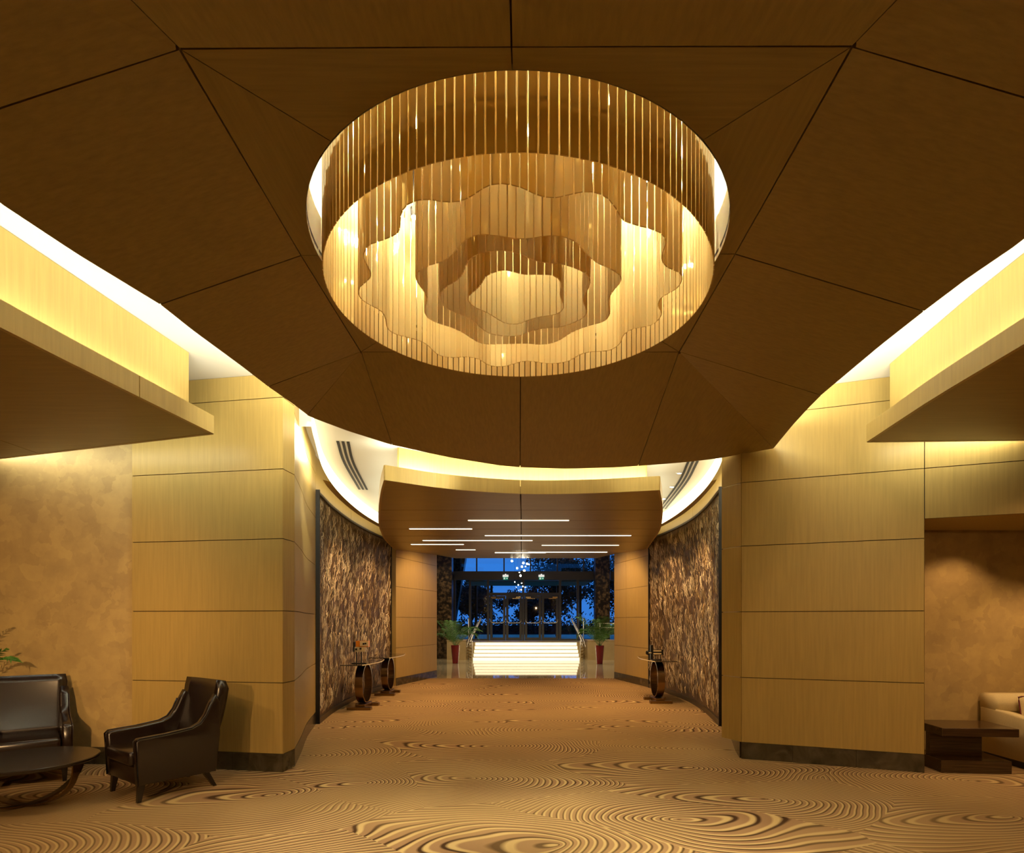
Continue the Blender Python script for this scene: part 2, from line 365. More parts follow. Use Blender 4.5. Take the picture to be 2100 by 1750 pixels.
# ------------------------------------------------------------------ canopy
canopy = empty('ceiling_canopy', (0, 0, 0)); tag(canopy, 'large faceted shade-darkened wood canopy hanging around the chandelier', kind='structure')
A, B = onz(368, 100, ZP), onz(1748, 95, ZP); Cc, D = onz(740, 722, ZP), onz(1393, 722, ZP)
M1, M2 = onz(618, 524, ZP), onz(1507, 521, ZP)
NM, FM = (A+B)/2, (Cc+D)/2; NM.x = -0.04; FM.x = -0.01
E = lambda px, py: onz(px, py, ZE)
left_edge = [Vector((-2.39, 2.33, ZE)), E(0, 418.5), E(154, 520), E(327, 625)]
left2 = [E(327, 625), E(395, 679), E(491, 749), E(549, 793.5)]
left3 = [E(549, 793.5), E(602, 830.5), E(630, 852)]
far1 = [E(630, 852), E(645, 859), E(714, 884.6), E(804, 913)]
far2 = [E(804, 913), E(920, 938.5), E(1023, 955), E(1066.5, 959)]
far3 = [E(1066.5, 959), E(1163, 962), E(1265.7, 959), E(1309, 956)]
far4 = [E(1309, 956), E(1400, 949), E(1471, 941), E(1587, 920)]
right3 = [E(1587, 920), E(1625, 874), E(1658, 838), E(1685, 811)]
right2 = [E(1685, 811), E(1747, 759), E(1807, 709), E(1896, 639)]
right1 = [E(1896, 639), E(1985, 572), E(2100, 494), Vector((2.42, 2.31, ZE))]
N1, N2 = Vector((-1.675, 0.6, ZE)), Vector((1.62, 0.6, ZE))
nearl = [N1, Vector((-2.15, 1.3, ZE)), Vector((-2.39, 2.33, ZE))]
nearr = [Vector((2.42, 2.31, ZE)), Vector((2.15, 1.3, ZE)), N2]
nearm1 = [Vector((-0.04, 0.15, ZE)), Vector((-0.9, 0.3, ZE)), N1]
nearm2 = [N2, Vector((0.85, 0.3, ZE)), Vector((-0.04, 0.15, ZE))]
back = bmesh.new()
def ruled(inner, outer, nu=14, nv=5, gap=0.005, th=0.022, dz=0.0, bm=None):
    own = bm is None
    if own: bm = bmesh.new()
    Lo = max(plen(outer), plen(inner), 0.05); e = gap/Lo
    a = sub(inner, e, 1-e, nu) if plen(inner) > 1e-6 else [Vector(inner[0])]*nu
    b = sub(outer, e, 1-e, nu)
    H = max(sum((q-p).length for p, q in zip(a, b))/nu, 0.05); es = gap/H
    lo = []; hi = []
    for j in range(nv):
        t = es+(1-2*es)*j/(nv-1)
        if plen(inner) <= 1e-6: t = max(t, 0.012) if own else max(t, 0.001)
        row = [p.lerp(q, t)+Vector((0, 0, dz)) for p, q in zip(a, b)]
        lo.append([bm.verts.new(v) for v in row]); hi.append([bm.verts.new(v+Vector((0, 0, th))) for v in row])
    for j in range(nv-1):
        for i in range(nu-1):
            bm.faces.new((lo[j][i], lo[j][i+1], lo[j+1][i+1], lo[j+1][i])); bm.faces.new((hi[j][i], hi[j+1][i], hi[j+1][i+1], hi[j][i+1]))
    for i in range(nu-1):
        bm.faces.new((lo[0][i], hi[0][i], hi[0][i+1], lo[0][i+1])); bm.faces.new((lo[-1][i], lo[-1][i+1], hi[-1][i+1], hi[-1][i]))
    for j in range(nv-1):
        bm.faces.new((lo[j][0], lo[j+1][0], hi[j+1][0], hi[j][0])); bm.faces.new((lo[j][-1], hi[j][-1], hi[j+1][-1], lo[j+1][-1]))
    return bm
def canopy_panel(inner, outer, m_, gap=0.005):
    bobj('panel', ruled(inner, outer, gap=gap), m_, canopy)
    ruled(inner, outer, gap=0.0, th=0.02, dz=0.024, bm=back)
def arc(p, q, n=10):
    a = math.atan2(p.y-CY, p.x-CX); b = math.atan2(q.y-CY, q.x-CX)
    while b-a > math.pi: b -= 2*math.pi
    while b-a < -math.pi: b += 2*math.pi
    return [Vector((CX+RH*math.cos(a+(b-a)*i/(n-1)), CY+RH*math.sin(a+(b-a)*i/(n-1)), ZP)) for i in range(n)]
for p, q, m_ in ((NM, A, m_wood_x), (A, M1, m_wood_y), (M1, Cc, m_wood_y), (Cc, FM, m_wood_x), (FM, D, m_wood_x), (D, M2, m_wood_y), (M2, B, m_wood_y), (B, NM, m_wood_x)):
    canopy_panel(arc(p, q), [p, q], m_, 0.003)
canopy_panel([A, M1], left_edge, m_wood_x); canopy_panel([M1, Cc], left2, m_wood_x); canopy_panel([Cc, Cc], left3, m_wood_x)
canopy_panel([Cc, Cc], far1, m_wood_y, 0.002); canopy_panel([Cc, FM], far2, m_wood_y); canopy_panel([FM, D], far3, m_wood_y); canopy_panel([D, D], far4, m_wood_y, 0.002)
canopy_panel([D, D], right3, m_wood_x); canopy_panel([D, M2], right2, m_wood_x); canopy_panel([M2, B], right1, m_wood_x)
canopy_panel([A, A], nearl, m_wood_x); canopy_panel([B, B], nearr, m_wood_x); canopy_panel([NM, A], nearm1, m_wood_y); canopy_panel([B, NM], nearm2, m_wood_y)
bobj('backing', back, m_joint, canopy)
# cove strips lying on the canopy just inside its edge, shining up
def canopy_cove(pts, wpm=K_CANOPY, inset=0.28, seg=4, tilt=0.4):
    P = resample(pts, seg+1)
    c = Vector((CX, CY, 0))
    for p, q in zip(P[:-1], P[1:]):
        f = lambda v: v+(Vector((c.x-v.x, c.y-v.y, 0)).normalized()*inset)+Vector((0, 0, 0.25))
        r_ = ((p+q)/2-c); o_ = Vector((-(q-p).y, (q-p).x, 0)).normalized(); o_ = o_ if o_.dot(r_) > 0 else -o_; strip(f(p), f(q), (o_.x*tilt, o_.y*tilt, 1), 0.06, wpm)
canopy_cove(nearl, seg=2, tilt=0.15); canopy_cove(left_edge, seg=2, tilt=0.14, wpm=18); canopy_cove(left2, seg=3, tilt=0.14, wpm=18); canopy_cove(left3, wpm=K_CANOPY*1.3, seg=1, tilt=0.0); strip((-2.08, 5.0, 3.72), (-1.72, 5.0, 3.72), (0, 1, 0.12), 0.08, 85); strip((2.0, 5.5, 3.74), (2.45, 5.35, 3.74), (0.3, 1, 0.12), 0.08, 34)  # both loose strips are added, aimed level at the piers to brighten them
canopy_cove(far1+far2[1:]+far3[1:]+far4[1:], wpm=K_CANOPY*3.6, seg=6, tilt=0.0); canopy_cove(right3, wpm=K_CANOPY*1.2, seg=2, tilt=0.1); canopy_cove(right2, seg=3, tilt=0.14, wpm=18); canopy_cove(right1, seg=2, tilt=0.14, wpm=18); canopy_cove(nearr, seg=2, tilt=0.15)

# ------------------------------------------------------------------ side soffits
ZS = 3.30
def side_soffit(s, edge, back_edge, label):
    """edge: inner fascia line (plan points, near to far); back_edge: plan points from the far inner corner outward"""
    root = empty('ceiling_soffit', (0, 0, 0)); tag(root, label, kind='structure')
    outer = 7.9*s
    poly = [Vector((p[0], p[1], 0)) for p in edge]+[Vector((p[0], p[1], 0)) for p in back_edge[1:]]+[Vector((outer, edge[0][1], 0))]
    # underside as panels split along the length
    prism('backing', [(p.x, p.y) for p in poly], ZS+0.022, ZS+0.06, m_joint, root)
    ed = [Vector((p[0], p[1], ZS)) for p in edge]
    n = 3
    for i in range(n):
        a, b = i/n, (i+1)/n
        inn = sub(ed, a, b, 8)
        if i == n-1:
            bk = [Vector((p[0], p[1], ZS)) for p in back_edge]
            far0 = bk[-1]
        y0 = inn[0].y; y1 = inn[-1].y
        midx = inn[0].x+s*1.9
        row = [inn, [Vector((v.x*0+midx, v.y, ZS)) for v in inn], [Vector((outer, v.y, ZS)) for v in inn]]
        if i == n-1:
            bx0 = back_edge[0]; bx1 = back_edge[-1]
            slope = (bx1[1]-bx0[1])/(bx1[0]-bx0[0])
            for rr in row[1:]:
                for j, v in enumerate(rr): v.y += slope*(v.x-bx0[0])*(j/(len(rr)-1))
        for a_, b_ in zip(row[:-1], row[1:]):
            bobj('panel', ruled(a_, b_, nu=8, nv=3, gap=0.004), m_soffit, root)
    # fascia: upright board on the inner edge
    cuts = [0, 0.86, 1.0] if s < 0 else [0, 0.55, 1.0]
    for a, b in zip(cuts[:-1], cuts[1:]):
        P = sub(ed, a+0.0008, b-0.0008, 10); bm = bmesh.new()
        bm_loft(bm, [[v+Vector((-s*0.012, 0, -0.002)), v+Vector((-s*0.012, 0, 0.165)), v+Vector((s*0.02, 0, 0.165)), v+Vector((s*0.02, 0, -0.002))] for v in P])
        bobj('fascia', bm, m_wood, root)
    P = [Vector((p[0], p[1], ZS)) for p in back_edge]; bm = bmesh.new()
    bm_loft(bm, [[v+Vector((0, 0.012, -0.002)), v+Vector((0, 0.012, 0.10)), v+Vector((0, -0.02, 0.10)), v+Vector((0, -0.02, -0.002))] for v in P])
    bobj('fascia', bm, m_wood, root)
    # recessed upright above the shelf
    off = 0.30
    U = [Vector((p[0]+s*off, p[1]+(0.0 if i < len(edge)-1 else (0.13)), 0)) for i, p in enumerate(edge)]
    bm = bmesh.new(); bm_loft(bm, [[v+Vector((0, 0, ZS+0.06)), v+Vector((0, 0, ZC-0.005)), v+Vector((s*0.05, 0, ZC-0.005)), v+Vector((s*0.05, 0, ZS+0.06))] for v in resample(U, 12)])
    bobj('upright', bm, m_wood, root)
    # LED strip in the trough
    Q = resample([Vector((p[0]+s*0.13, p[1], ZS+0.12)) for p in edge], 5)
    Q[-1] = Q[-1]+Vector((s*0.03, -0.08, 0))
    for p, q in zip(Q[:-1], Q[1:]): strip(p, q, (s*0.45, 0, 1), 0.05, K_SIDE)
    p, q = back_edge[0], back_edge[-1]
    P = resample([Vector((p[0]+s*0.35, p[1]+(q[1]-p[1])/(q[0]-p[0])*s*0.35+0.07, ZS+0.13)), Vector((q[0], q[1]+0.07, ZS+0.13))], 6)
    for a, b in zip(P[:4], P[1:5]): strip(a, b, (0, 0.8, -0.6), 0.05, 4.5 if s < 0 else 6)
    return root
side_soffit(-1, [(-3.35, -1.0), (-3.19, 1.8), (-3.11, 3.54), (-2.87, 5.51)], [(-2.87, 5.51), (-7.9, 7.056)], 'shade-darkened wood soffit over the leather armchairs, lit on its inner edge')
side_soffit(1, [(3.0, -1.0), (3.10, 1.8), (3.17, 3.74), (3.22, 4.6), (3.36, 5.76)], [(3.36, 5.76), (7.9, 5.60)], 'shade-darkened wood soffit over the cream sofa, lit on its inner edge')

# ------------------------------------------------------------------ walls with panel joints
def wall_run(parent, pts, off, zs, cuts, m_, name='panel', gap=0.004, th=0.02, nseg=2, proud=0.0):
    """panels on a plan polyline; the front face is the polyline, the body goes off (+left normal)"""
    pts = [Vector((p[0], p[1], 0)) for p in pts]; L = plen(pts); objs = []
    for a, b in zip(cuts[:-1], cuts[1:]):
        P = sub(pts, a+gap/L, b-gap/L, nseg)
        Nn = []
        for i in range(len(P)):
            t = (P[min(i+1, len(P)-1)]-P[max(i-1, 0)]).normalized(); Nn.append(Vector((-t.y, t.x, 0))*math.copysign(1, off))
        for z0, z1 in zip(zs[:-1], zs[1:]):
            bm = bmesh.new(); rings = []
            for p, n in zip(P, Nn):
                f = p-n*proud; r = p+n*th
                rings.append([(f.x, f.y, z0+gap), (f.x, f.y, z1-gap), (r.x, r.y, z1-gap), (r.x, r.y, z0+gap)])
            bm_loft(bm, rings); objs.append(bobj(name, bm, m_, parent))
    return objs
def wall_back_sheet(name, pts, off, z0, z1, label, m_=None):
    pts = [Vector((p[0], p[1], 0)) for p in pts]; V = []
    for i, p in enumerate(pts):
        t = (pts[min(i+1, len(pts)-1)]-pts[max(i-1, 0)]).normalized(); n = Vector((-t.y, t.x, 0))*off
        V += [(p.x+n.x, p.y+n.y, z0), (p.x+n.x, p.y+n.y, z1)]
    o = pyd(name, V, [(2*i, 2*i+2, 2*i+3, 2*i+1) for i in range(len(pts)-1)], m_ or m_joint); tag(o, label, kind='structure'); return o
ZJ = [0.185, 0.92, 1.665, 2.41, 3.13, 3.87, ZC]
# left pier
LB = [(-4.22, 6.41), (-2.465, 6.11)]; LR = [(-2.465, 6.11), (-2.44, 6.36)]
wl = wall_back_sheet('wall_pier_left', LB+[LR[1]], 0.02, 0, ZC, 'wood panelled pier behind the leather armchair')
wall_run(wl, LB, 0.02, ZJ, [0, 1], m_wood); wall_run(wl, LR, 0.02, ZJ, [0, 1], m_wood)
bl = empty('baseboard_left'); tag(bl, 'dark marble skirting on the left', kind='structure')
wall_run(bl, LB, 0.02, [-0.004, 0.187], [0, 0.32, 0.68, 1], m_stone, 'slab', 0.002, 0.02, 2, 0.004); wall_run(bl, LR, 0.02, [-0.004, 0.187], [0, 1], m_stone, 'slab', 0.002, 0.02, 2, 0.004)
# left wallpapered wall
ww = pyd('wall_paper_left', [(-8, 6.62, 0), (-4.20, 6.45, 0), (-4.20, 6.45, ZC), (-8, 6.62, ZC)], [(0, 1, 2, 3)], m_wallpaper); tag(ww, 'gold mottled wallpapered wall behind the armchairs', kind='structure')
wall_run(bl, [(-8, 6.62), (-4.22, 6.45)], 0.02, [-0.004, 0.187], [0, 0.25, 0.5, 0.72, 0.86, 1], m_stone, 'slab', 0.002, 0.02, 2, 0.012)
# right pier and niche
RB = [(2.49, 6.72), (4.14, 6.09)]; RH_ = [(4.14, 6.09), (5.7, 5.494), (7.98, 4.62)]
wr = wall_back_sheet('wall_pier_right', RB, 0.02, 0, ZC, 'wood panelled pier beside the dark side table')
wall_run(wr, RB, 0.02, ZJ, [0, 1], m_wood); 
wall_run(wr, [(2.36, 7.0), (2.49, 6.72)], 0.02, ZJ, [0, 1], m_wood)
ws = pyd('wall_niche_side', [(4.14, 6.09, 0), (4.16, 6.9, 0), (4.16, 6.9, 2.61), (4.14, 6.09, 2.61)], [(0, 1, 2, 3)], m_wood); tag(ws, 'wood return of the niche', kind='structure')
wh = wall_back_sheet('wall_header_right', RH_, 0.05, 2.61, ZC, 'wood header above the sofa niche')
wall_run(wh, RH_, 0.02, [2.61, 3.13, 3.87, ZC], [0, 0.41, 1], m_wood, nseg=3)
pyd('underside', [(4.14, 6.09, 2.61), (7.98, 4.62, 2.61), (7.98, 6.95, 2.61), (4.14, 6.95, 2.61)], [(0, 1, 2, 3)], m_wood, wh)
wn = pyd('wall_niche', [(4.1, 6.86, 0), (8, 6.86, 0), (8, 6.86, 2.62), (4.1, 6.86, 2.62)], [(0, 1, 2, 3)], m_wallpaper); tag(wn, 'gold mottled wallpaper in the sofa niche', kind='structure')
br = empty('baseboard_right'); tag(br, 'dark marble skirting on the right', kind='structure')
wall_run(br, RB, 0.02, [-0.004, 0.187], [0, 0.30, 0.65, 1], m_stone, 'slab', 0.002, 0.02, 2, 0.004)
# oval room: curved wood near the piers, relief walls, corridor walls
LC = smooth_curve([(-2.44, 6.36, 0), (-2.64, 7.1, 0), (-2.90, 8.0, 0), (-3.13, 9.0, 0)], 6)
RC = smooth_curve([(2.49, 6.76, 0), (2.58, 7.15, 0), (2.79, 7.9, 0), (2.99, 8.8, 0)], 6)
ZR = [0.185, 0.92, 1.665, 2.41, 3.13, 3.80]
for nm, crv, off, side, bb in (('wall_curve_left', LC, 0.03, 'left', bl), ('wall_curve_right', RC, -0.03, 'right', br)):
    o = wall_back_sheet(nm, crv, off, 0, ZC, 'curved wood wall between the pier and the metal relief on the '+side)
    wall_run(o, crv, off, ZR+[ZC], [0, 1], m_wood, nseg=12)
    wall_run(bb, crv, off, [-0.004, 0.187], [0, 1], m_stone, 'slab', 0.002, 0.02, 12, 0.004)
LA = smooth_curve([(-3.13, 9.0, 0), (-3.28, 10.2, 0), (-3.36, 11.7, 0), (-3.32, 13.2, 0), (-3.2, 14.3, 0)], 8)
RA = smooth_curve([(2.99, 8.8, 0), (3.20, 10.2, 0), (3.29, 11.5, 0), (3.22, 12.9, 0), (3.05, 14.0, 0)], 8)
LK = [(-3.05, 14.35), (-2.40, 16.75)]; RK = [(3.0, 14.05), (2.53, 16.2)]
for nm, crv, kk, off, side, bb in (('wall_oval_left', LA, LK, 0.03, 'left', bl), ('wall_oval_right', RA, RK, -0.03, 'right', br)):
    o = wall_back_sheet(nm, crv, off, 0, ZC, 'curved wood wall carrying the '+side+' metal relief', m_wood)
    wall_run(o, crv, off, [3.53, 3.80], [0, 0.5, 1], m_wood, nseg=14)
    o2 = wall_back_sheet('wall_corridor_'+side, kk, off, 0, 3.7, 'wood panelled corridor wall on the '+side)
    wall_run(o2, kk, off, [0.185, 0.92, 1.665, 2.41, 3.13, 3.7], [0, 0.62, 1], m_wood, nseg=2)
    wall_run(bb, kk, off, [-0.004, 0.187], [0, 0.5, 1], m_stone, 'slab', 0.002, 0.02, 2, 0.004)
    s = -1 if side == 'left' else 1
    e0 = crv[-1]; e1 = kk[0]
    o3 = pyd('wall_jog_'+side, [(e0.x+s*0.1, e1[1]-0.02, 0), (e1[0], e1[1], 0), (e1[0], e1[1], 3.8), (e0.x+s*0.1, e1[1]-0.02, 3.8)], [(0, 1, 2, 3)], m_wood); tag(o3, 'narrow wood return at the end of the '+side+' relief', kind='structure')
    x0, y0 = kk[1]
    o4 = pyd('wall_end_'+side, [(x0, y0, 0), (s*8, y0+0.02, 0), (s*8, y0+0.02, 5), (x0, y0, 5)], [(0, 1, 2, 3)], m_wood); tag(o4, 'lobby side of the corridor wall on the '+side, kind='structure')
# metal relief walls
def relief(crv, s, label):
    root = empty('metal_relief', crv[0]); tag(root, label, 'wall art')
    inv = Vector(crv[0]); z0, z1 = 0.09, 3.49
    def nrm(i, P):
        t = (P[min(i+1, len(P)-1)]-P[max(i-1, 0)]).normalized(); return Vector((t.y, -t.x, 0))*(-s)   # into the room
    P = resample(crv, 60); V = []
    for i, p in enumerate(P):
        n = nrm(i, P); f = p+n*0.03-inv; V += [(f.x, f.y, z0), (f.x, f.y, z1)]
    pyd('sheet', V, [(2*i, 2*i+2, 2*i+3, 2*i+1) for i in range(len(P)-1)], m_sheet, root)
    def bar(za, zb, out, name):
        bm = bmesh.new(); rings = []
        for i, p in enumerate(P):
            n = nrm(i, P); a = p-inv+n*0.002; b = p-inv+n*out
            rings.append([(a.x, a.y, za), (b.x, b.y, za), (b.x, b.y, zb), (a.x, a.y, zb)])
        bm_loft(bm, rings); bobj(name, bm, m_frame2, root)
    bar(0.0, 0.09, 0.06, 'bottom_rail'); bar(3.49, 3.53, 0.06, 'top_rail')
    for i in (0, len(P)-1):
        p = P[i]-inv; n = nrm(i, P); t = Vector((n.y, -n.x, 0)); bm = bmesh.new()
        q = [p-t*0.014+n*0.002, p+t*0.014+n*0.002, p+t*0.014+n*0.062, p-t*0.014+n*0.062]
        bm_prism(bm, [(v.x, v.y) for v in q], 0, 3.56); bobj('side_rail', bm, m_black, root)
    # thousands of small bent metal slivers
    rnd = random.Random(11 if s < 0 else 12); Vv = []; Ff = []; L = plen(crv)
    for q in range(1250):
        u0 = rnd.random(); zc = rnd.uniform(z0, z1); tilt0 = rnd.uniform(0.10, 0.60); ln0 = rnd.uniform(0.09, 0.22); stp = rnd.uniform(0.020, 0.032)
        if rnd.random() < 0.06: tilt0 = -tilt0
        for r_ in range(rnd.randint(3, 7)):
            u = u0+(r_*stp+rnd.gauss(0, 0.004))/L; z = zc+rnd.gauss(0, 0.03)+r_*rnd.uniform(-0.004, 0.012); ln = ln0*rnd.uniform(0.6, 1.15); tilt = tilt0+rnd.gauss(0, 0.06)
            if not (0.008 < u < 0.992) or not (z0+0.01 < z and z+ln < z1-0.01): continue
            f = u*(len(P)-1); i = int(f); p = P[i].lerp(P[min(i+1, len(P)-1)], f-i)-inv; n = nrm(i, P); t = Vector((n.y, -n.x, 0)) * s
            wd = rnd.uniform(0.007, 0.0125)
            d = (t*math.sin(tilt)+Vector((0, 0, 1))*math.cos(tilt)); e = (t*math.cos(tilt)-Vector((0, 0, 1))*math.sin(tilt))
            o0 = rnd.uniform(0.034, 0.042); o1 = o0+rnd.uniform(0.004, 0.022); tw = rnd.uniform(-0.003, 0.003)
            a = p+Vector((0, 0, z)); b0 = len(Vv)
            Vv += [a+n*(o0-tw)-e*wd*0.2, a+n*(o0+tw)+e*wd*0.2, a+d*ln*0.5+n*(o1+tw)+e*wd*0.5, a+d*ln*0.5+n*(o1-tw)-e*wd*0.5, a+d*ln+n*(o0+tw)+e*wd*0.15, a+d*ln+n*(o0-tw)-e*wd*0.15]
            Ff += [(b0, b0+1, b0+2, b0+3), (b0+3, b0+2, b0+4, b0+5)]
    o = pyd('slivers', Vv, Ff, m_sliver, root); o['kind'] = 'stuff'
m_sheet = noise_mat('relief_sheet', (0.085, 0.05, 0.02), (0.21, 0.125, 0.052), 1.6, 0.5, 0.35, 6, (5, 5, 1.0), 0.35, 0.7, 0.35)
m_sliver = noise_mat('relief_slivers', (0.46, 0.32, 0.15), (0.95, 0.84, 0.64), 1.2, 0.40, 0.35, 3, (4, 4, 1), 0.35, 0.65)
m_frame2 = mat('bronze_rail', (0.09, 0.065, 0.035), 0.4, 0.6)
relief(LA, -1, 'tall dark brown metal relief of pale slivers behind the two consoles'); relief(RA, 1, 'tall brown metal relief of pale slivers behind the single console')

def xat0(edge, y):
    for a, b in zip(edge[:-1], edge[1:]):
        if a.y <= y <= b.y: return a.x+(b.x-a.x)*(y-a.y)/max(b.y-a.y, 1e-6)
    return edge[0].x if y < edge[0].y else edge[-1].x
# oval-room ceiling with its lit cove band
ZO = 3.80
LCV = smooth_curve([(-2.20, 6.2, 0), (-2.31, 6.6, 0), (-2.65, 7.92, 0), (-2.87, 9.3, 0), (-2.98, 10.9, 0), (-2.95, 12.3, 0), (-2.80, 13.9, 0)], 8)
RCV = smooth_curve([(2.24, 6.4, 0), (2.35, 6.8, 0), (2.63, 7.95, 0), (2.83, 9.3, 0), (2.93, 10.9, 0), (2.90, 12.3, 0), (2.76, 13.8, 0)], 8)
co = pyd('ceiling', [(p.x, p.y, ZO) for p in LCV]+[(p.x, p.y, ZO) for p in RCV], [(i, i+1, len(LCV)+i+1, len(LCV)+i) for i in range(len(LCV)-1)], m_cream); tag(co, 'cream ceiling of the oval room with slot vents', kind='structure')
pyd('step', [(-8, 6.82, ZC+0.02), (8, 6.82, ZC+0.02), (8, 6.82, ZO), (-8, 6.82, ZO)], [(0, 1, 2, 3)], m_white, co)
pyd('roof', [(-8, 6.8, ZC+0.01), (8, 6.8, ZC+0.01), (8, 16.8, ZC+0.01), (-8, 16.8, ZC+0.01)], [(0, 1, 2, 3)], m_white, co)
for crv, s, wallc, side in ((LCV, -1, LC+LA[1:], 'left'), (RCV, 1, RC+RA[1:], 'right')):
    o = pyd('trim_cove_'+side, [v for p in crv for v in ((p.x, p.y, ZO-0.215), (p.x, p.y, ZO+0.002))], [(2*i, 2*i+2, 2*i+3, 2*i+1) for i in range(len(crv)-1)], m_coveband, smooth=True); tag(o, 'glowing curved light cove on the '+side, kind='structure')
    W = [v for v in resample([Vector((p[0], p[1], 0)) for p in wallc], 120) if v.y > 8.55][::2]; cv = [Vector((xat0(crv, v.y), v.y, 0)) for v in W]; Q = cv; nW = len(W)
    pyd('ledge', [v for p, q in zip(Q, W) for v in ((p.x, p.y, ZO-0.217), (p.x+(q.x-p.x)*0.42, q.y, ZO-0.19))], [(2*i, 2*i+2, 2*i+3, 2*i+1) for i in range(nW-1)], m_wood, o)
for crv, s in ((LCV, -1), (RCV, 1)):
    for ya, yb in ((6.8, 7.3), (7.35, 7.85), (7.9, 8.4)): strip((xat0(crv, ya)+s*0.045, ya, ZO+0.03), (xat0(crv, yb)+s*0.045, yb, ZO+0.03), (s, 0, -0.75), 0.05, 12)  # strips added behind the band to brighten the curved wood walls
# slot vents
def slot_vent(pts, s, label):
    root = empty('slot_vent', (pts[0].x, pts[0].y, ZO)); tag(root, label, 'vent', 'slot vents in the oval ceiling')
    inv = Vector((pts[0].x, pts[0].y, ZO)); P = resample(smooth_curve(pts, 6), 24)
    for r_ in range(3):
        for a, b in ((0, 10), (10, 23)):
            V = []
            for i in range(a, b+1):
                t = (P[min(i+1, 23)]-P[max(i-1, 0)]).normalized(); n = Vector((-t.y, t.x, 0))
                o0 = (r_-1)*0.062
                for w_ in (-0.017, 0.017):
                    v = P[i]+n*(o0+w_)-inv; V += [(v.x, v.y, -0.006), (v.x, v.y, -0.002)]
            n_ = b-a+1; Ff = []
            for i in range(n_-1):
                q = 4*i; Ff += [(q, q+4, q+6, q+2), (q+1, q+3, q+7, q+5), (q, q+1, q+5, q+4), (q+2, q+6, q+7, q+3)]
            pyd('slot', V, Ff, m_black, root)
slot_vent([onz(703, 905, ZO), onz(716, 950, ZO), onz(745, 1004, ZO)], -1, 'triple slot air vent in the cream ceiling, left of the bulkhead')
slot_vent([onz(1421, 946, ZO), onz(1399, 990, ZO), onz(1358, 1044, ZO)], 1, 'triple slot air vent in the cream ceiling, right of the bulkhead')
for i, (px, py, lb) in enumerate(((1393, 971, 'recessed round downlight nearest the right slot vent start'), (1378, 999, 'middle recessed round downlight by the right slot vent'), (1361, 1023.5, 'farthest small recessed downlight by the right slot vent'))):
    p = onz(px, py, ZO); t = empty('downlight', (p.x, p.y, ZO)); tag(t, lb, 'light', 'recessed downlights by the right vent')
    lathe('rim', [(0.03, -0.004), (0.055, -0.006), (0.06, -0.001), (0.03, -0.001)], m_steel, t, 20); lathe('lens', [(0.001, -0.004), (0.03, -0.004), (0.03, -0.002), (0.001, -0.002)], m_lamp, t, 16)
# linear diffuser in the foyer ceiling, right
p, q = onz(1742, 797, ZC), onz(1830, 783, ZC); t = empty('linear_diffuser', p); tag(t, 'thin white linear air diffuser in the ceiling above the right pier', 'vent')
dx = (q-p); n = Vector((-dx.y, dx.x, 0)).normalized()
prism('frame', [tuple((v-p).xy) for v in (p, q, q+n*0.16, p+n*0.16)], -0.008, -0.001, m_white, t)
for i in range(3):
    a = 0.03+i*0.042; prism('slot', [tuple((v-p).xy) for v in (p+dx*0.06+n*a, q+n*a, q+n*(a+0.016), p+dx*0.06+n*(a+0.016))], -0.012, -0.009, m_joint, t)

# ------------------------------------------------------------------ bulkhead over the passage
def hs(px, py): return onz(px, py, 3.30)
Lo = [hs(789, 985), hs(782, 1011), hs(778, 1044), hs(778, 1077), hs(784, 1095), hs(789, 1106), hs(803, 1121)]
Ro = [hs(1352, 1005.5), hs(1357, 1036), hs(1357, 1062), hs(1352, 1088), hs(1339, 1108), hs(1330, 1121)]
Lo = smooth_curve(Lo, 4)+[Vector((-3.05, 14.4, 3.30))]; Ro = smooth_curve(Ro, 4)+[Vector((3.02, 14.4, 3.30))]
front = smooth_curve([Lo[0], hs(920, 1003), hs(1067, 1013), hs(1210, 1012), Ro[0]], 5)
bulk = empty('ceiling_bulkhead'); tag(bulk, 'curved wood bulkhead with light lines over the passage', kind='structure')
def xat(edge, y):
    for a, b in zip(edge[:-1], edge[1:]):
        if a.y <= y <= b.y: return a.x+(b.x-a.x)*(y-a.y)/max(b.y-a.y, 1e-6)
    return edge[0].x if y < edge[0].y else edge[-1].x
seams = [None, 9.27, 10.22, 11.17, 12.05, 13.0, 14.4]
def row_curve(y, xs): return [Vector((x, y, 3.30)) for x in xs]
mid = -0.01
for a, b in zip(seams[:-1], seams[1:]):
    for hx in (0, 1):
        if a is None:
            i = min(range(len(front)), key=lambda q: abs(front[q].x-mid))
            inner = front[:i+1] if hx == 0 else front[i:]
            yb = b
        else:
            inner = row_curve(a, [xat(Lo, a), mid] if hx == 0 else [mid, xat(Ro, a)])
        ys = [a if a else None, b]
        if a is None:
            # side outline bulges: build as polygon strip
            outerc = row_curve(b, [xat(Lo, b), mid] if hx == 0 else [mid, xat(Ro, b)])
            nu = 12; ii = resample(inner, nu); oo = resample(outerc, nu)
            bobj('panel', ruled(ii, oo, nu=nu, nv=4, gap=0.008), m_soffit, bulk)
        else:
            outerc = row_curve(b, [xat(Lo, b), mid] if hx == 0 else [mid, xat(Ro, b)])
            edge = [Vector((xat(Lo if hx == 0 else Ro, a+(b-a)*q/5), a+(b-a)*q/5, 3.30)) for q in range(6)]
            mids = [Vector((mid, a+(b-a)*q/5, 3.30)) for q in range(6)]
            bobj('panel', ruled(edge, mids, nu=6, nv=3, gap=0.008), m_soffit, bulk)
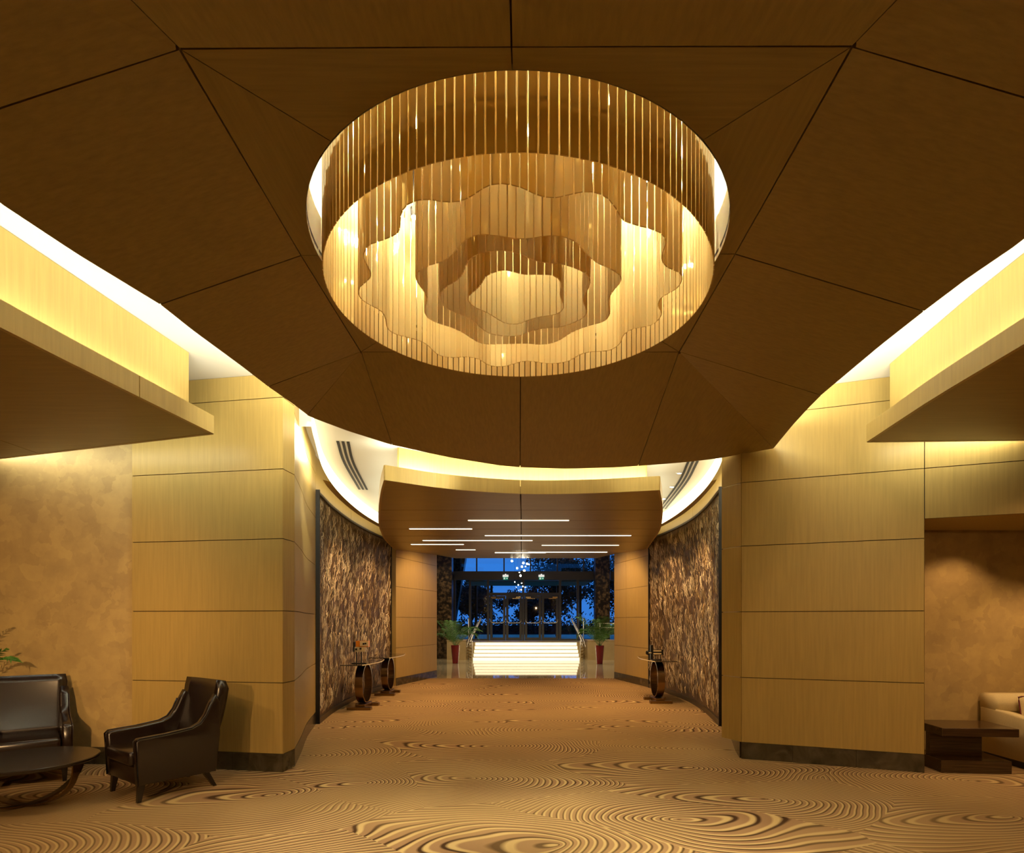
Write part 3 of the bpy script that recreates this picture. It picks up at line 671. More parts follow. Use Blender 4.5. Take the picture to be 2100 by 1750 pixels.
# rising far part of the soffit
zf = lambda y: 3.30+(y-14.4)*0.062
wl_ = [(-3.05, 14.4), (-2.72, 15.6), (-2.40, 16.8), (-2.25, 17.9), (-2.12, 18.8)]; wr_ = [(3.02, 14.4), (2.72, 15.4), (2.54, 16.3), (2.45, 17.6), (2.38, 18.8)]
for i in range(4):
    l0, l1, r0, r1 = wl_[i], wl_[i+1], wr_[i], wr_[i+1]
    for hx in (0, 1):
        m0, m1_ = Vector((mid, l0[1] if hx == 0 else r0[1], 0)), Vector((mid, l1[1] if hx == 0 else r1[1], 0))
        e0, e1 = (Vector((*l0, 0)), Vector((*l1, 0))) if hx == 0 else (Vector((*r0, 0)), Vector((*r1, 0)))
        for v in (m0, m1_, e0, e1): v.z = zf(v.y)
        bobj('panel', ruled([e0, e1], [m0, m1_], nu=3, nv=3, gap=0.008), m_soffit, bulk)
outl = [(p.x, p.y) for p in Lo]+[(p.x, p.y) for p in reversed(Ro)]+[(p.x, p.y) for p in reversed(front[1:-1])]
prism('backing', outl, 3.324, 3.40, m_joint, bulk)
prism('backing', wl_+wr_[::-1], 3.62, 3.66, m_joint, bulk)
def vband(name, pts, z0, z1, th, m_, parent, inward):
    bm = bmesh.new(); rings = []
    for i, p in enumerate(pts):
        t = (pts[min(i+1, len(pts)-1)]-pts[max(i-1, 0)]).normalized(); n = Vector((-t.y, t.x, 0))*inward*th
        o_ = n*(-0.4); rings.append([(p.x+o_.x, p.y+o_.y, z0), (p.x+o_.x, p.y+o_.y, z1), (p.x+n.x*0.6, p.y+n.y*0.6, z1), (p.x+n.x*0.6, p.y+n.y*0.6, z0)])
    bm_loft(bm, rings); return bobj(name, bm, m_, parent)
i = min(range(len(front)), key=lambda q: abs(front[q].x-mid))
fr_l = front[:i+1]; fr_r = front[i:]
fr_l = [Vector(v) for v in fr_l]; fr_r = [Vector(v) for v in fr_r]; fr_l[-1].x -= 0.003; fr_r[0].x += 0.003
vband('fascia', fr_l, 3.298, 3.485, 0.03, m_wood, bulk, 1); vband('fascia', fr_r, 3.298, 3.485, 0.03, m_wood, bulk, 1)
vband('fascia', Lo, 3.298, 3.485, 0.03, m_wood, bulk, -1); vband('fascia', Ro, 3.298, 3.485, 0.03, m_wood, bulk, 1)
up = [Vector((p.x*0.94, p.y+0.32, 0)) for p in front]
vband('upright', up, 3.40, ZO-0.003, 0.03, m_wood, bulk, 1)
for s, Q in ((1, up[0]), (-1, up[-1])):
    vband('upright', [Vector((Q.x, Q.y, 0)), Vector((Q.x*1.35, Q.y+3.5, 0)), Vector((Q.x*1.5, 14.0, 0))], 3.40, ZO-0.003, 0.03, m_wood, bulk, -s)
Q = resample([Vector((p.x*0.96, p.y+0.15, 3.43)) for p in front], 7)
for p, q in zip(Q[:-1], Q[1:]): strip(p, q, (0, 0.35, 1), 0.05, K_BULK)
# dark strips flush in the plank joints, painting in the shade of the gaps
for y in seams[1:-1]: box('joint_strip', xat(Lo, y)+0.01, xat(Ro, y)-0.01, y-0.008, y+0.008, 3.2995, 3.318, m_joint, bulk)
box('joint_strip', mid-0.006, mid+0.006, front[i].y+0.02, 14.4, 3.2993, 3.318, m_joint, bulk)
# cove strips lying on the bulkhead's long sides
for edge, s in ((Lo, 1), (Ro, -1)):
    for ya, yb in ((7.9, 9.0), (9.1, 10.3), (10.4, 11.8)): strip((xat(edge, ya)+s*0.12, ya, 3.44), (xat(edge, yb)+s*0.12, yb, 3.44), (-s*0.3, 0, 1), 0.05, 2.2)
# light lines
for (xa, xb, y) in ((960, 1166.7, 1067.6), (839.7, 968, 1085), (994.5, 1294, 1098.7), (867, 1092, 1109), (843, 951, 1117), (1111, 1269, 1118.5), (1083, 1245, 1133), (1015, 1119, 1134), (935, 975, 1128)):
    z = 3.30; d = F*(z-EYE)/(VY-y)
    if d > 14.4: z = zf(d); d = F*(z-EYE)/(VY-y); z = zf(d); d = F*(z-EYE)/(VY-y)
    p0, p1 = (xa-VX)*d/F, (xb-VX)*d/F
    box('light_line', p0, p1, d-0.03, d+0.03, z-0.006, z+0.01, m_led, bulk)

# ------------------------------------------------------------------ chandelier
ZB = 3.53
RINGS = {
2: [(1026,377),(1047,379),(1069,385),(1098,399),(1121,405.5),(1141,406),(1176,397.5),(1205,393.6),(1226,397),(1246,407),(1261,425),(1275,449),(1283,456),(1294,459),(1310,464),(1327,468),(1345,474),(1358,481),(1366,494),(1362,511),(1357,527),(1360,540),(1372,551),(1386,556),(1395,561),(1399,572),(1391,589),(1379,598),(1366,604),(1352,616),(1350,630),(1357,641),(1354,651),(1342,664),(1322,671),(1303,673.5),(1287,680),(1276,692),(1272,704),(1255,717),(1233,721),(1210,722),(1191,727),(1175,736),(1163,742),(1138,746),(1115,745),(1095,742),(1074,741),(1053,747),(1032,752),(1010,751.5),(994,745),(982,737),(957,732),(932,734),(906,731),(893,724),(880,711),(869,703),(847,695),(826,690),(805,683),(794,672),(791,655),(785,642),(775,634),(757,625),(741,614),(735,602),(738,589),(748,581),(759,570),(761,561),(754,547),(745,529),(748,515),(757,503),(782,494),(796,489),(812,481),(820,468),(820,449),(824,435),(834,421),(851,413),(873,409),(890,411),(912,415),(939,414),(958,408),(982,393),(1001,381)],
3: [(985,481),(1007,482),(1028,485),(1055,489.5),(1073,490),(1096,488),(1118,484),(1137,483),(1153,485),(1170,491),(1184,499.5),(1205,523),(1224,539),(1242,547),(1265,559),(1273,568),(1272,579),(1258,596),(1249,611),(1249,630),(1251,640),(1247,651),(1237,660),(1216,666),(1193,673),(1173,681),(1159,690),(1147,698),(1127,705),(1108,707),(1078,704.5),(1053,705),(1025,706),(996,706),(980,702),(964,692),(947,681),(924,671),(897,663),(885,657),(874,648),(871,634),(875,619),(874,605),(865,591),(855,576),(853,564),(862,554),(879,545),(908,536),(925,525),(943,504),(958,490),(971,484)],
4: [(1015,514),(1030,514),(1050,516),(1070,522),(1092,533),(1118,539),(1149,541),(1164,545),(1189,554),(1203,562),(1209,571),(1210,580),(1206,592),(1197,610),(1196,620),(1203,636),(1200,648),(1187,657),(1166,666),(1148,671),(1134,672),(1104,675),(1086,681),(1069,687),(1056,690),(1035,689.5),(1010,686),(996,680),(982,669),(968,657),(955,650),(936,642),(918,634),(909,626),(902,610),(906,598),(916,588),(936,576),(948,563),(955,543),(964,531),(980,521),(995,517)],
5: [(1036,554),(1055,558),(1075,563),(1108,563),(1130,564),(1140,568),(1150,577),(1152,585),(1149,598),(1150,611),(1156,625),(1153,637),(1136,646),(1106,650),(1083,657),(1062,665),(1051,665),(1035,663),(1018,653),(1000,642),(977,632),(966,625),(960,616),(961,607),(972,598),(987,583),(993,570),(1005,562),(1020,556)]}
ch = empty('chandelier', (CX, CY, ZB)); tag(ch, 'huge round gold chandelier of wavy rings of mirrored slats', 'chandelier')
SL = 1.02
def slat_mesh(wd):
    bm = bmesh.new(); bm_box(bm, -wd/2, wd/2, -0.003, 0.003, 0, SL, 0.0012, 1)
    m_ = bpy.data.meshes.new('slat'); bm.to_mesh(m_); bm.free(); m_.materials.append(m_gold); return m_
ring_pts = {1: [Vector((1.142*math.cos(a*2*math.pi/200), 1.142*math.sin(a*2*math.pi/200), 0)) for a in range(200)]}
for r_, pp in RINGS.items():
    P = [onz(x, y, ZB)-Vector((CX, CY, ZB)) for x, y in pp]; n = len(P); out = []
    for i in range(n):
        a, b, c, d = P[i-1], P[i], P[(i+1) % n], P[(i+2) % n]
        for q in range(5):
            t = q/5; out.append(0.5*((2*b)+(c-a)*t+(2*a-5*b+4*c-d)*t*t+(3*b-a-3*c+d)*t*t*t))
    ring_pts[r_] = out
counts = {1: 160, 2: 140}
rs = random.Random(3)
inner_bm = bmesh.new()
for r_ in (1, 2, 3, 4, 5):
    pts = ring_pts[r_]; L = plen(pts+[pts[0]]); n = counts.get(r_) or int(L/0.046)
    P = resample(pts, n, True); pitch = L/n; wd = pitch*0.84
    me = slat_mesh(wd) if r_ < 3 else None
    top = SL
    for i in range(n):
        a, b = P[i], P[(i+1) % n]; c = (a+b)/2; t = b-a
        ang = math.atan2(t.y, t.x)+rs.uniform(-0.03, 0.03)
        w2 = min(wd, t.length*0.9)
        if r_ < 3:
            o = bpy.data.objects.new('slat', me); C.objects.link(o); o.parent = ch
            o.location = (c.x, c.y, 0); o.rotation_euler = (0, 0, ang); o.scale = (w2/wd, 1, 1)
        else:
            bm = bmesh.new(); bm_box(bm, -w2/2, w2/2, -0.003, 0.003, 0, SL)
            bmesh.ops.transform(bm, matrix=Matrix.Translation((c.x, c.y, 0)) @ Matrix.Rotation(ang, 4, 'Z'), verts=bm.verts)
            tmp = bpy.data.meshes.new('t'); bm.to_mesh(tmp); bm.free(); inner_bm.from_mesh(tmp); bpy.data.meshes.remove(tmp)
    rl = [Vector((p.x, p.y, SL+0.012)) for p in resample(pts, 120, True)]
    bm = bmesh.new(); rings = []
    for i in range(121):
        p = rl[i % 120]; t = (rl[(i+1) % 120]-rl[(i-1) % 120]).normalized(); nn = Vector((-t.y, t.x, 0))*0.012
        rings.append([p-nn, p+nn, p+nn+Vector((0, 0, 0.03)), p-nn+Vector((0, 0, 0.03))])
    bm_loft(bm, rings, caps=False); bobj('hanging_rail', bm, m_antique, ch)
o = bobj('inner_slats', inner_bm, m_gold, ch); o['kind'] = 'stuff'
# carrier frame and small spot lamps
for r_ in (0.35, 0.75, 1.02):
    lathe('carrier_hoop', [(r_-0.02, SL+0.10), (r_+0.02, SL+0.10), (r_+0.02, SL+0.14), (r_-0.02, SL+0.14), (r_-0.02, SL+0.10)], m_dark, ch, 48)
for i in range(6):
    a = i*math.pi/6; tube('carrier_bar', [(-1.15*math.cos(a), -1.15*math.sin(a), SL+0.07), (1.15*math.cos(a), 1.15*math.sin(a), SL+0.07)], 0.014, m_dark, ch, 6)
for i in range(6):
    a = i*math.pi/3+0.3; tube('suspension_rod', [(0.9*math.cos(a), 0.9*math.sin(a), SL+0.06), (0.9*math.cos(a), 0.9*math.sin(a), 5.0-ZB)], 0.008, m_dark, ch, 6)
lamps = [(1.02*math.cos(i*2*math.pi/10+0.2), 1.02*math.sin(i*2*math.pi/10+0.2)) for i in range(10)]+[(0.78*math.cos(i*2*math.pi/7), 0.78*math.sin(i*2*math.pi/7)) for i in range(7)]+[(0.40*math.cos(i*2*math.pi/4+0.5), 0.40*math.sin(i*2*math.pi/4+0.5)) for i in range(4)]+[(0.08, 0.02), (-0.1, -0.05)]
for x, y in lamps:
    o = lathe('spot_lamp', [(0.022, 0.0), (0.026, 0.06), (0.01, 0.07)], m_dark, ch, 10, (x, y, SL-0.28))
    lathe('lamp_lens', [(0.003, -0.012), (0.014, -0.010), (0.02, 0.0)], m_chlamp, o, 10, (x, y, SL-0.28)); tube('lamp_stem', [(x, y, SL-0.22), (x, y, SL+0.08)], 0.004, m_dark, o, 5)
for r_, n, e, f in ((2, 11, 78, 1.05), (3, 8, 76, 1.07), (4, 6, 90, 1.06), (5, 4, 84, 1.10), (5, 3, 72, 0.35)):
    for p in resample(ring_pts[r_], n, True):
        l = bpy.data.lights.new('point_light', 'POINT'); l.energy = e; l.color = CHAND; l.shadow_soft_size = 0.02
        lo = bpy.data.objects.new('point_light', l); C.objects.link(lo); lo.location = (CX+p.x*f, CY+p.y*f, ZB+SL-0.10)

# ------------------------------------------------------------------ armchairs
def rounded(name, x0, x1, y0, y1, z0, z1, m_, parent, bv, seg=4):
    bm = bmesh.new(); bm_box(bm, x0, x1, y0, y1, z0, z1, bv, seg); return bobj(name, bm, m_, parent, True)
def profile_slab(name, prof, x0, x1, m_, parent, bv=0.02, seg=3):
    bm = bmesh.new()
    a = [bm.verts.new((x0, y, z)) for y, z in prof]; b = [bm.verts.new((x1, y, z)) for y, z in prof]; n = len(prof)
    bm.faces.new(a); bm.faces.new(b[::-1])
    for i in range(n): bm.faces.new((a[i], b[i], b[(i+1) % n], a[(i+1) % n]))
    bmesh.ops.recalc_face_normals(bm, faces=bm.faces)
    es = [e for e in bm.edges if any(len(f.verts) > 4 for f in e.link_faces)]
    bmesh.ops.bevel(bm, geom=es, offset=bv, segments=seg, profile=0.5, affect='EDGES')
    return bobj(name, bm, m_, parent, True)
def armchair(loc, rz, label):
    r = empty('armchair', loc, rz); tag(r, label, 'armchair', 'brown leather armchairs')
    rounded('seat_frame', -0.335, 0.335, -0.335, 0.31, 0.15, 0.315, m_leather, r, 0.02)
    rounded('seat_cushion', -0.262, 0.262, -0.375, 0.24, 0.312, 0.435, m_leather, r, 0.035)
    prof = [(-0.335, 0.152), (-0.355, 0.53), (-0.33, 0.555), (-0.1, 0.568), (0.10, 0.592), (0.175, 0.625), (0.225, 0.69), (0.268, 0.79), (0.315, 0.875), (0.36, 0.80), (0.36, 0.5), (0.32, 0.152)]
    profile_slab('arm', prof, -0.355, -0.268, m_leather, r); profile_slab('arm', prof, 0.268, 0.355, m_leather, r)
    for s in (-1, 1):
        tube('piping', [(s*0.35, y, z+0.001) for y, z in prof[0:8]], 0.006, m_leather, r, 6)
    # backrest: lofted, leaning, a little wider and gently hollow at the top
    bm = bmesh.new(); rings = []
    for i in range(9):
        t = i/8; z = 0.40+t*0.60; yf = 0.20+0.175*t+0.02*math.sin(t*math.pi); th = 0.135-0.045*t; hw = 0.318+0.028*t**1.4
        if i == 8: hw -= 0.02; th -= 0.03
        row = []
        for j in range(9):
            u = -1+2*j/8; row.append((hw*u, yf-0.022*u*u*t, z+0.0*u))
        for j in range(9):
            u = 1-2*j/8; row.append((hw*u*0.98, yf+th-0.012*u*u, z-0.01))
        rings.append(row)
    bm_loft(bm, rings)
    es = [e for e in bm.edges if len(e.link_faces) == 2 and e.calc_face_angle(0) > 0.7]
    bmesh.ops.bevel(bm, geom=es, offset=0.018, segments=3, profile=0.5, affect='EDGES')
    bobj('backrest', bm, m_leather, r, True)
    for x, y, sx_, sy_ in ((-0.29, -0.29, 0, -0.02), (0.29, -0.29, 0, -0.02), (-0.27, 0.25, 0, 0.09), (0.27, 0.25, 0, 0.09)):
        bm = bmesh.new(); bm_loft(bm, [[(x+sx_+a*0.016, y+sy_+b*0.016, 0) for a, b in ((-1, -1), (1, -1), (1, 1), (-1, 1))], [(x+a*0.026, y+b*0.026, 0.155) for a, b in ((-1, -1), (1, -1), (1, 1), (-1, 1))]])
        bobj('leg', bm, m_espresso, r)
    return r
armchair((-3.33, 5.50, 0), math.radians(-36.9), 'brown leather armchair seen from the side, standing before the wood pier')
armchair((-4.88, 5.83, 0), math.radians(40), 'brown leather armchair facing forward behind the coffee table, cut by the frame')
# coffee table
ct = empty('coffee_table', (-4.17, 4.98, 0)); tag(ct, 'round dark coffee table on curved brass bands', 'table')
lathe('tabletop', [(0.001, 0.365), (0.495, 0.365), (0.51, 0.375), (0.515, 0.395), (0.505, 0.40), (0.001, 0.40)], m_espresso, ct, 64)
def band_arc(ang):
    bm = bmesh.new(); rings = []
    for i in range(25):
        t = math.pi*i/24; x = -0.46*math.cos(t); z = 0.362-0.352*math.sin(t)**0.8
        dx_, dz_ = 0.46*math.sin(t), -0.352*0.8*max(math.sin(t), 0.02)**-0.2*math.cos(t); q = math.hypot(dx_, dz_); nx, nz = -dz_/q*0.006, dx_/q*0.006
        ca, sa = math.cos(ang), math.sin(ang); row = []
        for (sd, wv) in ((-1, -0.032), (-1, 0.032), (1, 0.032), (1, -0.032)):
            X = x+sd*nx; Z = z+sd*nz+0.004; row.append((X*ca-wv*sa, X*sa+wv*ca, Z))
        rings.append(row)
    bm_loft(bm, rings); bobj('leg_band', bm, m_antique, ct, False)
band_arc(math.radians(-6)); band_arc(math.radians(70))
# ------------------------------------------------------------------ side table, sofa, cushion
stb = empty('side_table', (4.71, 6.30, 0), math.radians(-5)); tag(stb, 'low dark striped wood side table beside the right pier', 'table')
box('tabletop', -0.37, 0.37, -0.25, 0.29, 0.375, 0.46, m_darkwood, stb, 0.004, 1)
box('upright_panel', -0.36, 0.16, -0.02, 0.06, 0.13, 0.375, m_darkwood, stb, 0.003, 1)
box('foot_slab', -0.38, 0.30, -0.25, 0.27, 0.0, 0.13, m_darkwood, stb, 0.004, 1)
sf = empty('sofa', (6.31, 6.36, 0)); tag(sf, 'cream upholstered sofa in the right niche, mostly outside the frame', 'sofa')
bm = bmesh.new(); bm_box(bm, -1.02, 1.02, -0.36, 0.42, 0.0, 0.07); bobj('plinth', bm, m_black, sf)
rounded('base', -1.03, 1.03, -0.40, 0.44, 0.07, 0.30, m_cloth, sf, 0.02)
for s in (-1, 1):
    bm = bmesh.new(); x0, x1 = (-1.06, -0.90) if s < 0 else (0.90, 1.06)
    rings = []
    for y, zt in ((-0.42, 0.50), (-0.30, 0.535), (-0.1, 0.55), (0.12, 0.575), (0.42, 0.59)):
        rings.append([(x0, y, 0.08), (x1, y, 0.08), (x1, y, zt-0.02), (x0+0.02, y, zt), (x0, y, zt-0.02)])
    bm_loft(bm, rings); bmesh.ops.bevel(bm, geom=[e for e in bm.edges if e.calc_face_angle(0) > 0.6], offset=0.02, segments=3, profile=0.5, affect='EDGES')
    bobj('arm', bm, m_cloth, sf, True)
rounded('seat_cushion', -0.895, 0.0, -0.42, 0.26, 0.30, 0.44, m_cloth, sf, 0.04); rounded('seat_cushion', 0.0, 0.895, -0.42, 0.26, 0.30, 0.44, m_cloth, sf, 0.04)
bm = bmesh.new(); rings = []
for x in (-1.05, -1.0, 1.0, 1.05):
    ins = 0.02 if abs(x) > 1.02 else 0
    rings.append([(x, 0.20+ins, 0.565), (x, 0.44, 0.565), (x, 0.46-ins, 0.74-ins), (x, 0.27+ins, 0.74-ins)])
bm_loft(bm, rings); bmesh.ops.bevel(bm, geom=[e for e in bm.edges if e.calc_face_angle(0) > 0.6], offset=0.02, segments=3, profile=0.5, affect='EDGES')
bobj('backrest', bm, m_cloth, sf, True)
rounded('back_panel', -0.90, 0.90, 0.26, 0.44, 0.30, 0.60, m_cloth, sf, 0.03)
cu = empty('cushion', (5.70, 6.42, 0.446), 0); cu.rotation_euler = (math.radians(-12), 0, math.radians(-8)); tag(cu, 'cream cushion with maroon piping leaning on the sofa back', 'cushion')
def pillow(name, w_, h_, t_, m_, parent, n=12):
    V = []; Ff = []
    for s in (1, -1):
        for j in range(n+1):
            for i in range(n+1):
                u, v = -1+2*i/n, -1+2*j/n
                b_ = (max(0, 1-u**4)*max(0, 1-v**4))**0.5
                V.append((u*w_/2*(1-0.05*(1-v*v)*0), -s*t_/2*b_, h_/2+v*h_/2))
    o1 = (n+1)**2
    for s, off in ((1, 0), (-1, o1)):
        for j in range(n):
            for i in range(n):
                a = off+j*(n+1)+i; Ff.append((a, a+1, a+n+2, a+n+1))
    return pyd(name, V, Ff, m_, parent, True)
pillow('cover', 0.50, 0.29, 0.13, m_cloth, cu)
loop = [(-0.25, 0, 0), (0.25, 0, 0), (0.25, 0, 0.29), (-0.25, 0, 0.29), (-0.25, 0, 0)]
tube('piping', resample(loop, 40), 0.008, m_maroon, cu, 6)
loop2 = [(-0.19, -0.056, 0.04), (0.19, -0.056, 0.04), (0.19, -0.056, 0.25), (-0.19, -0.056, 0.25), (-0.19, -0.056, 0.04)]
tube('band', resample(loop2, 40), 0.007, m_maroon, cu, 6)

# ------------------------------------------------------------------ consoles and sculptures
def console(x_in, x_out, y0, y1, yc, label):
    """half-oval top: straight wall side at x_out, bowed room side at x_in"""
    s = 1 if x_out > x_in else -1
    xc = (x_in+x_out)/2; r = empty('console_table', (xc, yc, 0)); tag(r, label, 'console table', 'console tables along the relief walls')
    def top(z0, z1, ins):
        P = [(x_out-xc, y0-yc), (x_out-xc, y1-yc)]
        for i in range(15):
            t = i/14; y = y1+(y0-y1)*t; bow = 0.10*math.sin(math.pi*t)
            P.append((x_in+s*(0.10-ins)-s*bow*1.0-xc, y-yc))
        return P
    P = top(0, 0, 0); prism('glass_top', P, 0.80, 0.815, m_tableglass, r)
    bm = bmesh.new(); bm_tube(bm, [(x, y, 0.8075) for x, y in P[2:]], 0.009, 6); bobj('glass_edge', bm, m_tableedge, r, True)
    # hoop: flat band bent into a circle standing across the top
    bm = bmesh.new(); rings = []
    for i in range(49):
        a = i*2*math.pi/48; rr = []
        for (rad, xx) in ((0.352, -0.068), (0.352, 0.068), (0.336, 0.068), (0.336, -0.068)):
            rr.append((xx, rad*math.sin(a)*0.98, 0.445+rad*math.cos(a)))
        rings.append(rr)
    bm_loft(bm, rings, caps=False); bobj('hoop', bm, m_bronze, r, False)
    box('foot_bar', -0.21, 0.21, -0.34, -0.22, 0.0, 0.05, m_antique, r, 0.003, 1); box('foot_bar', -0.21, 0.21, 0.22, 0.34, 0.0, 0.05, m_antique, r, 0.003, 1)
    box('base_block', -0.085, 0.085, -0.25, 0.25, 0.0, 0.09, m_antique, r, 0.003, 1)
    return r
console(-2.62, -3.10, 10.1, 11.7, 10.72, 'console on a bronze hoop carrying the orange block sculpture')
console(-2.62, -3.14, 12.15, 13.8, 12.75, 'empty console on a bronze hoop, the farther of the two on the left')
console(2.39, 2.90, 11.05, 12.7, 11.55, 'console on a bronze hoop carrying the dark cross-shaped sculpture')
sp_ = empty('block_sculpture', (-2.84, 10.45, 0.816)); tag(sp_, 'orange and ivory block sculpture on two thin black legs on the left console', 'sculpture')
box('base_bar', -0.15, 0.10, -0.03, 0.03, 0, 0.012, m_black, sp_)
for x in (-0.075, 0.012): box('leg', x-0.008, x+0.008, -0.008, 0.008, 0.012, 0.26, m_black, sp_)
box('ivory_block', -0.10, 0.085, -0.045, 0.045, 0.21, 0.295, m_ivory, sp_); box('orange_block', -0.075, 0.145, -0.05, 0.05, 0.295, 0.40, m_orange, sp_)
box('tan_block', 0.0, 0.15, -0.056, -0.05, 0.31, 0.398, m_ivory, sp_)
box('black_block', -0.125, -0.095, -0.05, 0.05, 0.21, 0.38, m_black, sp_); 
for x, z in ((-0.08, 0.24), (-0.005, 0.25), (0.05, 0.335), (0.085, 0.34)): box('inset', x, x+0.03, -0.062, -0.045, z, z+0.03, m_dark, sp_)
sc_ = empty('cross_sculpture', (2.56, 11.45, 0.816)); tag(sc_, 'dark cross-shaped metal sculpture with pale inlays on the right console', 'sculpture')
box('base_bar', -0.03, 0.14, -0.04, 0.04, 0, 0.012, m_dark, sc_)
for x in (0.12, 0.02): box('leg', x-0.006, x+0.006, -0.006, 0.006, 0.012, 0.11, m_dark, sc_)
box('upright_slab', -0.075, -0.03, -0.04, 0.04, 0.012, 0.29, m_dark, sc_, 0.003, 1)
box('cross_bar', -0.03, 0.17, -0.035, 0.035, 0.10, 0.20, m_dark, sc_, 0.003, 1)
for z in (0.11, 0.165): box('inlay', -0.025, 0.13, -0.04, -0.034, z, z+0.025, m_ivory, sc_)
lathe('knob', [(0.002, -0.05), (0.04, -0.03), (0.045, 0.0), (0.04, 0.03), (0.002, 0.05)], m_dark, sc_, 16, (-0.12, 0, 0.14))
lathe('knob_ring', [(0.02, -0.012), (0.05, -0.01), (0.05, 0.01), (0.02, 0.012)], m_ivory, sc_, 16, (-0.09, 0, 0.14))

# ------------------------------------------------------------------ palms
def frond_bm(L, rise, droop, az, leaf, rnd, n=20):
    bm = bmesh.new(); pts = []
    for i in range(n+1):
        t = i/n; pts.append(Vector((L*t*math.cos(az)*(1-0.15*t), L*t*math.sin(az)*(1-0.15*t), rise*t-droop*t*t*t)))
    bm_tube(bm, pts, 0.006, 5, 0.002)
    for i in range(3, n+1):
        t = i/n; p = pts[i]; d = (pts[i]-pts[i-1]).normalized(); side = d.cross(Vector((0, 0, 1))).normalized(); upv = side.cross(d)
        ll = leaf*(0.55+0.9*math.sin(math.pi*min(t*0.9+0.08, 1)))*rnd.uniform(0.85, 1.1)
        for s in (-1, 1):
            out = (side*s*0.8+d*0.75+upv*0.12).normalized(); tip = p+out*ll+Vector((0, 0, -0.25*ll)); md = p+out*ll*0.5+Vector((0, 0, 0.01)); wv = d*0.011
            a = [bm.verts.new(v) for v in (p-wv*0.5, p+wv*0.5, md+wv, tip, md-wv)]
            bm.faces.new(a)
    return bm
def palm(loc, label, pot_m, pot_h, pot_r, fronds, seed, leaf=0.2, group=None):
    rnd = random.Random(seed); r = empty('potted_palm', loc); tag(r, label, 'plant', group)
    lathe('pot', [(0.001, 0), (pot_r*0.62, 0), (pot_r*0.66, 0.01), (pot_r, pot_h-0.01), (pot_r, pot_h), (pot_r*0.9, pot_h), (pot_r*0.88, pot_h-0.04), (0.001, pot_h-0.04)], pot_m, r, 28)
    lathe('soil', [(0.001, pot_h-0.05), (pot_r*0.86, pot_h-0.05), (pot_r*0.86, pot_h-0.03), (0.001, pot_h-0.03)], m_soil, r, 20)
    for (az, L, rise, droop) in fronds:
        bm = frond_bm(L, rise, droop, az, leaf, rnd); bmesh.ops.translate(bm, verts=bm.verts, vec=(rnd.uniform(-0.03, 0.03), rnd.uniform(-0.03, 0.03), pot_h-0.035))
        bobj('frond', bm, m_leaf, r)
rr = random.Random(5)
fr1 = [(rr.uniform(0, 6.28) if i > 5 else i*1.05, rr.uniform(0.7, 1.15), rr.uniform(0.9, 1.5), rr.uniform(0.35, 0.9)) for i in range(17)]
palm((-2.48, 22.15, 0), 'palm in a tall red pot left of the lit steps', m_red, 0.68, 0.165, fr1, 21, 0.26, 'palms in red pots flanking the steps')
palm((2.88, 21.9, 0), 'palm in a tall red pot right of the lit steps', m_red, 0.68, 0.165, [(-a+0.4, L*1.02, r_*1.1, d) for a, L, r_, d in fr1], 22, 0.26, 'palms in red pots flanking the steps')
palm((-5.98, 5.98, 0), 'green potted palm at the left edge, its fronds reaching in above the armchair', m_beigestone, 0.45, 0.2,
     [(-0.02, 1.02, 1.25, 0.50), (-0.12, 0.84, 1.55, 0.42), (-0.3, 0.80, 1.0, 0.38), (0.12, 0.75, 1.05, 0.22), (2.9, 0.7, 1.0, 0.5), (3.5, 0.7, 1.1, 0.5), (4.4, 0.7, 1.1, 0.5), (5.2, 0.6, 1.2, 0.5), (1.5, 0.30, 1.3, 0.2)], 23, 0.16)

